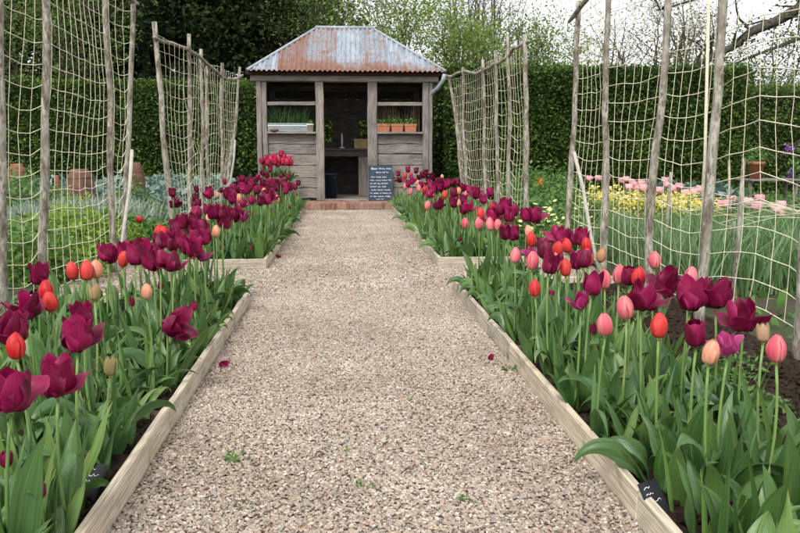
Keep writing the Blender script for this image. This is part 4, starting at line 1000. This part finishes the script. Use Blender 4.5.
for px, Y in ((622, 11.4), (672, 10.6), (698, 9.8), (738, 8.6), (690, 10.4)):
    q = at_y(px, 185, Y); mound((q.x, Y, .02), .16, .16, .5, 150, .05, 'green', 'brown-red wallflower among pale pink tulips', group='brown wallflowers', flowers=('brownfl', 70, .04))
for px, Y, r_ in ((655, 12.4, .55), (672, 12.6, .55), (690, 12.0, .55), (705, 11.6, .5), (725, 11.0, .5), (735, 10.6, .45), (715, 12.4, .55), (640, 12.8, .5)):
    q = at_y(px, 190, Y); rosette((q.x, Y, .04), r_, .5, 24, 'glauc', 'blue-grey leafy plant behind the pale pink tulips', 'blue-grey plants behind pink tulips', .26)
for row, Y in enumerate((5.1, 5.5, 5.9, 6.35, 6.8, 7.3, 7.8)):
    for px in range(600, 830, 17):
        q = at_y(px+random.uniform(-5, 5), 230, Y)
        if q.x < 2.3: continue
        straps((q.x, Y+random.uniform(-.08, .08), .02), 34, .09, .26, .50, 'leek', 'clump of narrow strap leaves in vegetable rows behind the netting', 'strap-leaved row clumps', .008, lean=.28)
for px, Y in ((690, 8.2), (720, 8.0), (745, 7.6), (770, 7.4), (795, 7.2), (800, 8.2), (770, 8.4), (740, 9.2), (775, 9.4), (800, 9.6), (755, 10.6), (790, 11), (820, 10)):
    q = at_y(px, 200, Y); mound((q.x, Y, .02), .4, .4, .34, 900, .05, 'green', 'low green foliage plant near the orange pot', group='low green plants near the orange pot')
# small self-sown weeds on the bare soil strip
for px, py in ((722, 372), (738, 380), (727, 392), (746, 398), (755, 372), (716, 365), (760, 402), (700, 350), (775, 410), (620, 300), (640, 318), (735, 362), (630, 296)):
    q = at_z(px, py, .06)
    if q.x < .9: continue
    Pn = pts_dome(46, .06, .06, .07, .3)
    o = tag(link(bpy.data.objects.new('seedling', fast_quads('seedling', rand_leaves(Pn, .032, .4, .5), 'green'))), 'feathery green seedling on the bare soil strip by the net', 'seedling', 'seedlings on the soil strip'); o.location = (q.x, q.y, .055)
# pot, table and lilac at the back right
q = at_y(755, 183, 12.75); e = empty('terracotta_pot', (q.x, 12.75, .55)); tag(e, 'orange terracotta pot with a leafy plant near the lilac bush', 'pot')
mb = MB(); mb.lathe([(0, 0), (.09, 0), (.125, .24), (.14, .24), (.14, .29), (.12, .29), (.11, .25), (0, .25)], 22); mb.obj('pot', 'terracotta_new', e, True)
o = link(bpy.data.objects.new('foliage', fast_quads('foliage', rand_leaves(pts_dome(300, .2, .2, .3, .2), .05, .5), 'green')), e); o.location.z = .25
q = at_y(769, 176, 12.8); e = empty('garden_table', (q.x, 12.8, .02)); tag(e, 'low dark wooden slatted table between orange pot and lilac', 'table')
for k in range(4): board('slat', (q.x-.45, 12.6+k*.13, .535), (q.x+.45, 12.6+k*.13, .535), .12, .03, 'wood', e, up=(0, 1, 0))
for dx in (-.4, .4):
    for dy in (-.15, .15): board('leg', (q.x+dx, 12.8+dy, .02), (q.x+dx, 12.8+dy, .52), .05, .05, 'wood', e, up=(1, 0, 0))
q = at_y(822, 170, 13.2); e = empty('lilac_bush', (q.x, 13.2, .02)); tag(e, 'lilac bush with purple flower heads beside the dark table', 'shrub')
mb = MB()
for k in range(6): mb.tube([(0, 0, 0), (random.uniform(-.2, .2), random.uniform(-.2, .2), .5), (random.uniform(-.4, .4), random.uniform(-.4, .4), 1.1)], [.02, .014, .006], 5)
mb.obj('stems', 'tree_bark', e)
Pn = pts_dome(900, .6, .6, .9, .3)+np.array([0, 0, .4]); link(bpy.data.objects.new('foliage', fast_quads('foliage', rand_leaves(Pn, .07, .6), 'green')), e)
Pn = np.vstack([pts_dome(60, .09, .09, .2, .4)+c_ for c_ in pts_dome(26, .6, .6, .95, .85)+np.array([0, 0, .35])]); link(bpy.data.objects.new('flowers', fast_quads('flowers', rand_leaves(Pn, .04, .9), 'purple')), e)
# low weedy cover over the kitchen garden
for x0, x1, lb in ((-9, -2.3, 'low weedy green cover over the soil on the jar side'), (2.3, 10, 'low weedy green cover over the soil on the orange pot side')):
    n = 26000; Pn = np.column_stack([RNG.uniform(x0, x1, n), 2.5+15.3*RNG.uniform(0, 1, n)**.8, np.zeros(n)])
    dn = np.array([noise.noise(Vector((p[0]*.9, p[1]*.9, 1.7))) for p in Pn]); Pn = Pn[dn > -.12]; dn = dn[dn > -.12]
    Pn[:, 2] = .03+np.abs(RNG.normal(0, .09, len(Pn)))*(.5+dn*1.6)
    stuff(link(bpy.data.objects.new('ground_cover', fast_quads('ground_cover', rand_leaves(Pn, .075, .45), 'green'))), lb, 'ground cover')

# ------------------------------------------------------------------ hedge and trees
def hedge(name, label, x0, x1, y0, y1, z1, n, mat='hedge', ls=.075):
    e = empty(name, ((x0+x1)/2, (y0+y1)/2, 0)); tag(e, label, 'hedge')
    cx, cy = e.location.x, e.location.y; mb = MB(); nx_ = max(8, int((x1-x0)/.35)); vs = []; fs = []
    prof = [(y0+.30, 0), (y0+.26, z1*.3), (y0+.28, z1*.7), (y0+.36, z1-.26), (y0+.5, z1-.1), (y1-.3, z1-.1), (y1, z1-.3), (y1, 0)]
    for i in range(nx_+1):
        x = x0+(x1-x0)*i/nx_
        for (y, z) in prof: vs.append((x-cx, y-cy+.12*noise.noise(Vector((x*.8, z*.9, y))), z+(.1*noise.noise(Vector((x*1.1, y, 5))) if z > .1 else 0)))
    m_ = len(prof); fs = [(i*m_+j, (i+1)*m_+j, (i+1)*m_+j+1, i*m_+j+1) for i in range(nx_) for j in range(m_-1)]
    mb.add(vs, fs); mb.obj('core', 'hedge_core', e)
    u = RNG.uniform(0, 1, n); front_n = int(n*.74)
    X = RNG.uniform(x0, x1, n); Pn = np.zeros((n, 3)); Pn[:, 0] = X-cx
    zf = RNG.uniform(.05, z1, front_n)
    bulge = np.array([noise.noise(Vector((x*1.3, z*1.5, 2.2)))*.16+noise.noise(Vector((x*4, z*4, 4)))*.07 for x, z in zip(X[:front_n], zf)])
    Pn[:front_n, 1] = y0-cy-bulge-np.abs(RNG.normal(0, .05, front_n))+RNG.uniform(0, .2, front_n); Pn[:front_n, 2] = zf
    k = n-front_n; top = np.array([noise.noise(Vector((x*1.6, 0, 8)))*.09+noise.noise(Vector((x*5, 0, 8)))*.05 for x in X[front_n:]])
    Pn[front_n:, 1] = RNG.uniform(y0-cy-.05, y1-cy, k); Pn[front_n:, 2] = z1-.08+top+RNG.normal(0, .06, k)
    link(bpy.data.objects.new('foliage', fast_quads('foliage', rand_leaves(Pn, ls, .6, .5), mat)), e)
    return e
hz = at_y(100, 80, 18.2).z
hedge('clipped_hedge', 'long clipped dark green hedge behind the shed and clay jars', -11, 3.4, 18.2, 19.4, hz, 66000)
hz2 = at_y(600, 66, 17.4).z
hedge('clipped_hedge', 'taller dark green hedge behind the yellow flowers and pink tulips', 2.25, 9.3, 17.4, 18.8, hz2, 46000)
hedge('clipped_hedge', 'ragged lighter hedge stretch beyond the lilac bush', 9.3, 15, 17.6, 18.8, hz2-.35, 15000, 'lf_mid')

def tree(name, label, base, h, tr_, cc, cr, nl, ls, mat, seed, limbs=9, subs=4, clump=.5, bare=1.0, group=None, limb_pts=None, trunk_lean=(0, 0), fill=.35, sub_len=.35):
    rr = random.Random(seed); rg = np.random.default_rng(seed); e = empty(name, base); tag(e, label, 'tree', group); base = Vector(base)
    cc = Vector(cc)-base; cr = Vector(cr); mb = MB()
    top = Vector((trunk_lean[0], trunk_lean[1], h*.8)); tp = []; tr_l = []
    for i in range(9):
        f = i/8; tp.append(Vector((top.x*f+.25*noise.noise(Vector((seed, f*2, 0)))*f*2, top.y*f+.25*noise.noise(Vector((0, f*2, seed)))*f*2, h*.8*f))); tr_l.append(tr_*(1.15-.95*f))
    mb.tube(tp, tr_l, 8); mb.obj('trunk', 'tree_bark', e, True)
    ends = []; mb = MB()
    def limb(a, b_, r_, depth):
        n = 6; pts = []; rad = []; o1 = rr.random()*99; ln = (b_-a).length
        for i in range(n+1):
            f = i/n; p = a.lerp(b_, f); k = .12*ln*math.sin(math.pi*f*.9)
            p = p+Vector((noise.noise(Vector((o1, f*2.5, 0)))*k, noise.noise(Vector((0, o1, f*2.5)))*k, noise.noise(Vector((f*2.5, 0, o1)))*k+.06*ln*math.sin(math.pi*f)))
            pts.append(p); rad.append(max(.004, r_*(1-.8*f)))
        mb.tube(pts, rad, 5 if depth else 6, False); ends.append(pts[-1]); ends.append(pts[4])
        if depth < 2:
            for _ in range(subs if depth == 0 else max(2, subs-1)):
                i = rr.randint(2, n); q = pts[i]; d = Vector((rr.gauss(0, 1), rr.gauss(0, 1), rr.gauss(.35, .8))).normalized(); d = (d+(b_-a).normalized()*.9).normalized()
                limb(q, q+d*ln*sub_len*rr.uniform(.7, 1.4)*(1 if depth == 0 else .9), rad[i]*.6, depth+1)
    for i in range(limbs):
        f = rr.uniform(.3, 1); a = tp[0].lerp(tp[-1], f); i0 = min(8, int(f*8)); a = tp[i0]
        d = Vector((rr.gauss(0, 1), rr.gauss(0, 1), rr.gauss(.2, .7))); d.normalize(); b_ = cc+Vector((d.x*cr.x, d.y*cr.y, d.z*cr.z))*rr.uniform(.55, .85)
        limb(a, b_, tr_l[i0]*.55, 0)
    for lp in (limb_pts or []):
        pts = [Vector(p)-base for p in lp[0]]; n = len(pts); mb.tube(pts, [lp[1]*(1-.75*i/(n-1)) for i in range(n)], 8, False); ends.extend(pts[:1])
        for i in range(1, n):
            for _ in range(3):
                d = Vector((rr.gauss(-.3, 1), rr.gauss(0, .7), rr.gauss(.1, .8))).normalized(); q0 = len(ends); limb(pts[i], pts[i]+d*rr.uniform(.5, 1.3), lp[1]*.25, 1); del ends[q0+1:]
    mb.obj('limbs', 'tree_bark', e, True)
    E = np.array([tuple(p) for p in ends]); k = int(nl*(1-fill)); Pn = E[rg.integers(0, len(E), k)]+rg.normal(0, clump, (k, 3))*np.array([1, 1, .7])
    m_ = nl-k; d = rg.normal(size=(m_, 3)); d /= np.linalg.norm(d, axis=1, keepdims=True); r_ = rg.uniform(.35, 1, (m_, 1))**.5
    U = d*r_*np.array(tuple(cr))+np.array(tuple(cc))
    keep = np.array([noise.noise(Vector(p)*.9+Vector((seed, 0, 0))) > -.05 for p in U]) if m_ else np.zeros(0, bool)
    Pn = np.vstack([Pn, U[keep]]) if m_ else Pn
    Pn = Pn[Pn[:, 2] > .3]
    link(bpy.data.objects.new('crown', fast_quads('crown', rand_leaves(Pn, ls, .55, .3), mat)), e)
    return e
def tpos(px, Y): q = at_y(px, 150, Y); return (q.x, Y, 0)
def crown_c(px, py, Y): return at_y(px, py, Y)
TG = 'trees rising behind the hedge'
for i, (px, Y, py, rx, rz, h) in enumerate(((150, 24, 40, 3.0, 3.4, 8), (225, 25, 35, 3.2, 3.6, 9), (288, 27, 25, 2.6, 3.6, 8), (60, 25, 45, 3.2, 3.2, 8), (-30, 25, 40, 3.2, 3.2, 8), (110, 29, 25, 3.6, 4.2, 10), (190, 30, 20, 3.8, 4.4, 10), (20, 30, 25, 3.8, 4.4, 10), (260, 31, 30, 3.4, 4.2, 10))):
    tree('evergreen_tree', ('dark evergreen tree with dense crown behind the hedge, jar side of the shed'), tpos(px, Y), h, .22, crown_c(px, py, Y), (rx, 2.2, rz), 21000, .17, 'lf_dark', 100+i, 10, 4, .6, group='dark evergreens behind the hedge', fill=.6)
for i, (px, Y, py, rx, rz) in enumerate(((20, 20.5, 35, 1.9, 1.5), (75, 20.8, 18, 1.7, 1.5))):
    tree('young_tree', ('lower yellow-green tree above the hedge behind the orange clay jar', 'taller yellow-green tree above the hedge behind the brown clay jar')[i], tpos(px, Y), 4.6, .08, crown_c(px, py, Y), (rx, 1.2, rz), 4200, .09, 'lf_mid', 130+i, 10, 4, .35, group='yellow-green trees on the jar side')
for i, (px, Y, py, rx, rz, n, mt) in enumerate(((430, 22, 48, 1.7, 1.5, 6000, 'lf_light'), (385, 23, 30, 1.7, 1.7, 5600, 'lf_light'), (340, 25, 12, 2.2, 1.8, 6000, 'lf_mid'), (470, 22, 60, 1.3, 1.1, 4200, 'lf_light'), (305, 24, 20, 1.5, 1.5, 4000, 'lf_mid'), (510, 24, 60, 1.6, 1.3, 4200, 'lf_mid'), (555, 23, 62, 1.3, 1.2, 3600, 'lf_light'), (410, 28, 12, 2.2, 2.0, 5000, 'lf_olive'))):
    lb = {430: 'fresh spring green tree above the downpipe corner of the shed', 385: 'tall spring green tree over the end of the iron ridge', 340: 'mid green tree rising centrally above the shed ridge', 470: 'low spring green tree behind the crooked-rail trellis', 305: 'mid green tree where the dark evergreens end beside the ridge', 510: 'mid green bush-like tree among the bare slender trees', 555: 'spring green tree at the end of the taller hedge'}.get(px) or {'lf_light': 'fresh spring green tree showing over the iron roof and far trellis', 'lf_mid': 'mid green leafy tree rising above the shed ridge', 'lf_olive': 'olive tinted young-leaved tree behind the fresh green ones'}[mt]
    tree('young_tree', lb, tpos(px, Y), at_y(px, py, Y).z+.3, .09, crown_c(px, py, Y), (rx, 1.3, rz), n, .085, mt, 150+i, 12, 4, .3, group=TG)
for i, (px, Y, ht) in enumerate(((474, 25, 7.6), (492, 25.5, 8.2), (455, 27, 8), (520, 27, 6.8), (482, 29, 8.5))):
    q = tpos(px, Y); tree('bare_tree', 'slender nearly bare tree with upright twigs against the white sky', q, ht, .075, (q[0], Y, ht*.72), (1.2, 1.0, ht*.34), 700, .06, 'lf_olive', 180+i, 12, 4, .3, group='bare slender trees', fill=.1)
# sparse broad trees on the right
for i, (px, Y, py, rx, rz, n) in enumerate(((655, 24, 35, 2.6, 2.0, 1900), (700, 27, 30, 3.0, 2.2, 2000), (610, 29, 45, 2.4, 1.5, 900), (760, 25, 60, 2.6, 1.8, 1800))):
    tree('sparse_tree', 'spreading tree with sparse new leaves seen through the netting', tpos(px, Y), at_y(px, py, Y).z, .13, crown_c(px, py, Y), (rx, 1.8, rz), n, .085, 'lf_olive', 200+i, 12, 5, .3, group='sparse trees through the netting', fill=.12)
b0 = tpos(850, 21)
tree('old_tree', 'old tree with a heavy dark limb sweeping down over the hedge', b0, 8, .32, crown_c(835, 10, 21), (1.5, 1.5, 2.6), 6500, .10, 'lf_dark', 231, 9, 4, .35, fill=.4,
     limb_pts=[([at_y(850, -20, 21), at_y(800, 8, 21), at_y(775, 22, 21), at_y(750, 32, 20.8), at_y(733, 47, 20.6), at_y(712, 56, 20.4), at_y(695, 66, 20.2), at_y(672, 76, 20)], .17),
               ([at_y(850, 20, 21), at_y(800, 38, 21), at_y(775, 48, 20.8), at_y(750, 57, 20.6), at_y(728, 67, 20.4)], .07),
               ([at_y(860, -40, 21), at_y(780, -20, 21), at_y(720, -8, 20.6), at_y(660, 10, 20.4)], .09)])
for i, (px, Y, py, rx, rz, n) in enumerate(((740, 20.5, 88, 1.5, .9, 2600), (790, 20.2, 84, 1.5, 1.0, 2800), (700, 21, 90, 1.2, .7, 1600))):
    tree('scrub_tree', 'scrubby pale-leaved bush topping the ragged hedge stretch', tpos(px, Y), at_y(px, py, Y).z, .06, crown_c(px, py, Y), (rx, 1, rz), n, .075, 'lf_mid', 240+i, 10, 4, .25, group='scrub above the ragged hedge', fill=.2)
print('tulips placed', n_t)

for o in list(C.objects):
    if o.parent is not None and (o.name.split('.')[0] in ('crown', 'foliage', 'flowers', 'seedlings', 'shoots', 'limbs', 'stems')): o['kind'] = 'stuff'
